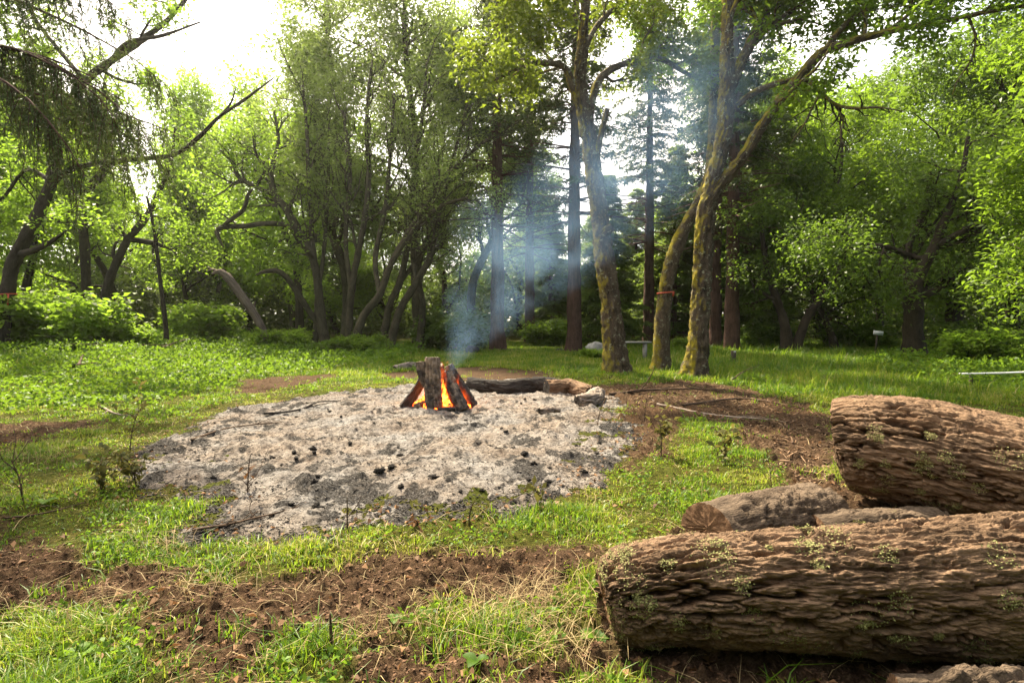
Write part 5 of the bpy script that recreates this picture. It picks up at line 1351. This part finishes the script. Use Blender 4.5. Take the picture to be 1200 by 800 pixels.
c_ = at(1027, 414); Ys = 22.0; xq = (1027 - 600) / F_PX * Ys; c_ = np.array([xq, Ys, gz(xq, Ys)])
root = thing('notice_sign', c_, 'small white notice on a thin dark post in the shaded woods', 'sign')
A = Acc(); box(A, np.array([0, 0, 0.42]), 0.05, 0.05, 0.9, Euler((0, 0.08, 0))); A.obj('post', M_post, root, smooth_=False)
A = Acc(); box(A, np.array([0.05, -0.04, 0.93]), 0.38, 0.02, 0.16, Euler((0, 0.12, 0))); A.obj('board', M_white, root, smooth_=False)
Yp = 17.5; xp = (860 - 600) / F_PX * Yp; c_ = np.array([xp, Yp, gz(xp, Yp)])
root = thing('marker_post', c_, 'short dark wooden marker post standing in the grass right of the tall oak', 'post')
A = Acc(); box(A, np.array([0, 0, 0.22]), 0.13, 0.09, 0.5); A.obj('post', M_post, root, smooth_=False)
A = Acc(); box(A, np.array([0.02, -0.05, 0.44]), 0.06, 0.012, 0.05); A.obj('tag_plate', M_white, root, smooth_=False)
Yp = 11.5; a_ = W(1124, 438, Yp); b_ = W(1272, 432, 10.7)
P_, R_ = resample([a_, (a_ + b_) / 2 - [0, 0, 0.02], b_], [0.02] * 3, 0.1); V, Q, b = tube(P_, R_, 12)
root = thing('white_pipe', a_, 'white pipe running level through the weeds at the right edge', 'pipe')
mesh_obj('pipe', V - a_, Q, M_white, root)
A = Acc()
for f in (0.1, 0.75):
    q = a_ + (b_ - a_) * f; zg = gz(q[0], q[1]); box(A, np.array([q[0], q[1], (q[2] - 0.04 + zg) / 2]) - a_, 0.05, 0.05, q[2] - 0.04 - zg)
A.obj('supports', M_post, root, smooth_=False)
# plain plank bench behind the mossy oak
Yp = 20.5; xp = (738 - 600) / F_PX * Yp; c_ = np.array([xp, Yp, gz(xp, Yp)])
root = thing('plank_bench', c_, 'low grey plank bench half hidden behind the left big oak', 'bench')
A = Acc(); box(A, np.array([0, 0, 0.62]), 1.5, 0.35, 0.06); A.obj('seat', M_board, root, smooth_=False)
for sx2 in (-0.55, 0.55):
    A = Acc(); box(A, np.array([sx2, 0, 0.29]), 0.10, 0.28, 0.594); A.obj('leg', M_board, root, smooth_=False)

# broad-leaved weeds and leaf rosettes near the camera
def rosette(label, px, py, r, n, seed, mat, name='broad_leaved_weed'):
    p = at(px, py); rng = np.random.default_rng(seed); A = Acc(); T = []
    for k in range(n):
        a = 2 * PI * k / n + rng.normal() * 0.3; l = r * rng.uniform(0.7, 1.2); d = np.array([math.cos(a), math.sin(a), 0]); s2 = np.array([-d[1], d[0], 0]); el = rng.uniform(0.3, 0.9)
        for i in range(6):
            pass
        rows_ = []
        for i in range(7):
            f = i / 6; wd_ = 0.38 * l * math.sin(PI * min(1, 0.08 + 0.92 * f)) ** 0.8 * (1 if f < 1 else 0.05)
            c0 = d * l * f * math.cos(el * (1 - f)) + np.array([0, 0, l * (el * f - 0.75 * el * f * f) + 0.015])
            rows_ += [c0 - s2 * wd_ + [0, 0, 0.25 * wd_], c0, c0 + s2 * wd_ + [0, 0, 0.25 * wd_]]
        Q = [[3 * i + j, 3 * i + j + 1, 3 * i + j + 4, 3 * i + j + 3] for i in range(6) for j in range(2)]
        A.add(np.array(rows_), Q, tint=rng.random())
    o_ = A.obj(name, mat, None); o_.location = p; tag(o_, label, 'weed')
rosette('broad pale green weed leaves in the grass at the bottom left corner', 92, 770, 0.075, 5, 1, L_cover)
rosette('single small grey green leaf plant on the soil at the bottom middle', 558, 788, 0.06, 3, 2, L_cover)
rosette('small weed with pale leaves in the grass left of the ash', 55, 592, 0.09, 5, 3, L_cover)
rosette('small bright weed seedling on the brown soil in front', 463, 730, 0.05, 4, 4, L_cover)
rosette('dark green weed at the end of the long front log', 700, 752, 0.07, 5, 5, L_cover)

# ------------------------------------------------------------------ thin haze added for sun glow and lifted shadows
m, t, o = new_mat('haze')
pv = t.nodes.new('ShaderNodeVolumePrincipled')
pv.inputs['Color'].default_value = (0.95, 0.95, 0.88, 1); pv.inputs['Density'].default_value = 0.0004; pv.inputs['Anisotropy'].default_value = 0.72
t.links.new(pv.outputs[0], o.inputs['Volume'])
A = Acc(); box(A, np.array([0, 18, 13.0]), 160, 110, 32.0)
tag(A.obj('haze', m, None, smooth_=False), 'thin pale haze added in the air for a glow towards the sun', 'haze', kind='stuff')
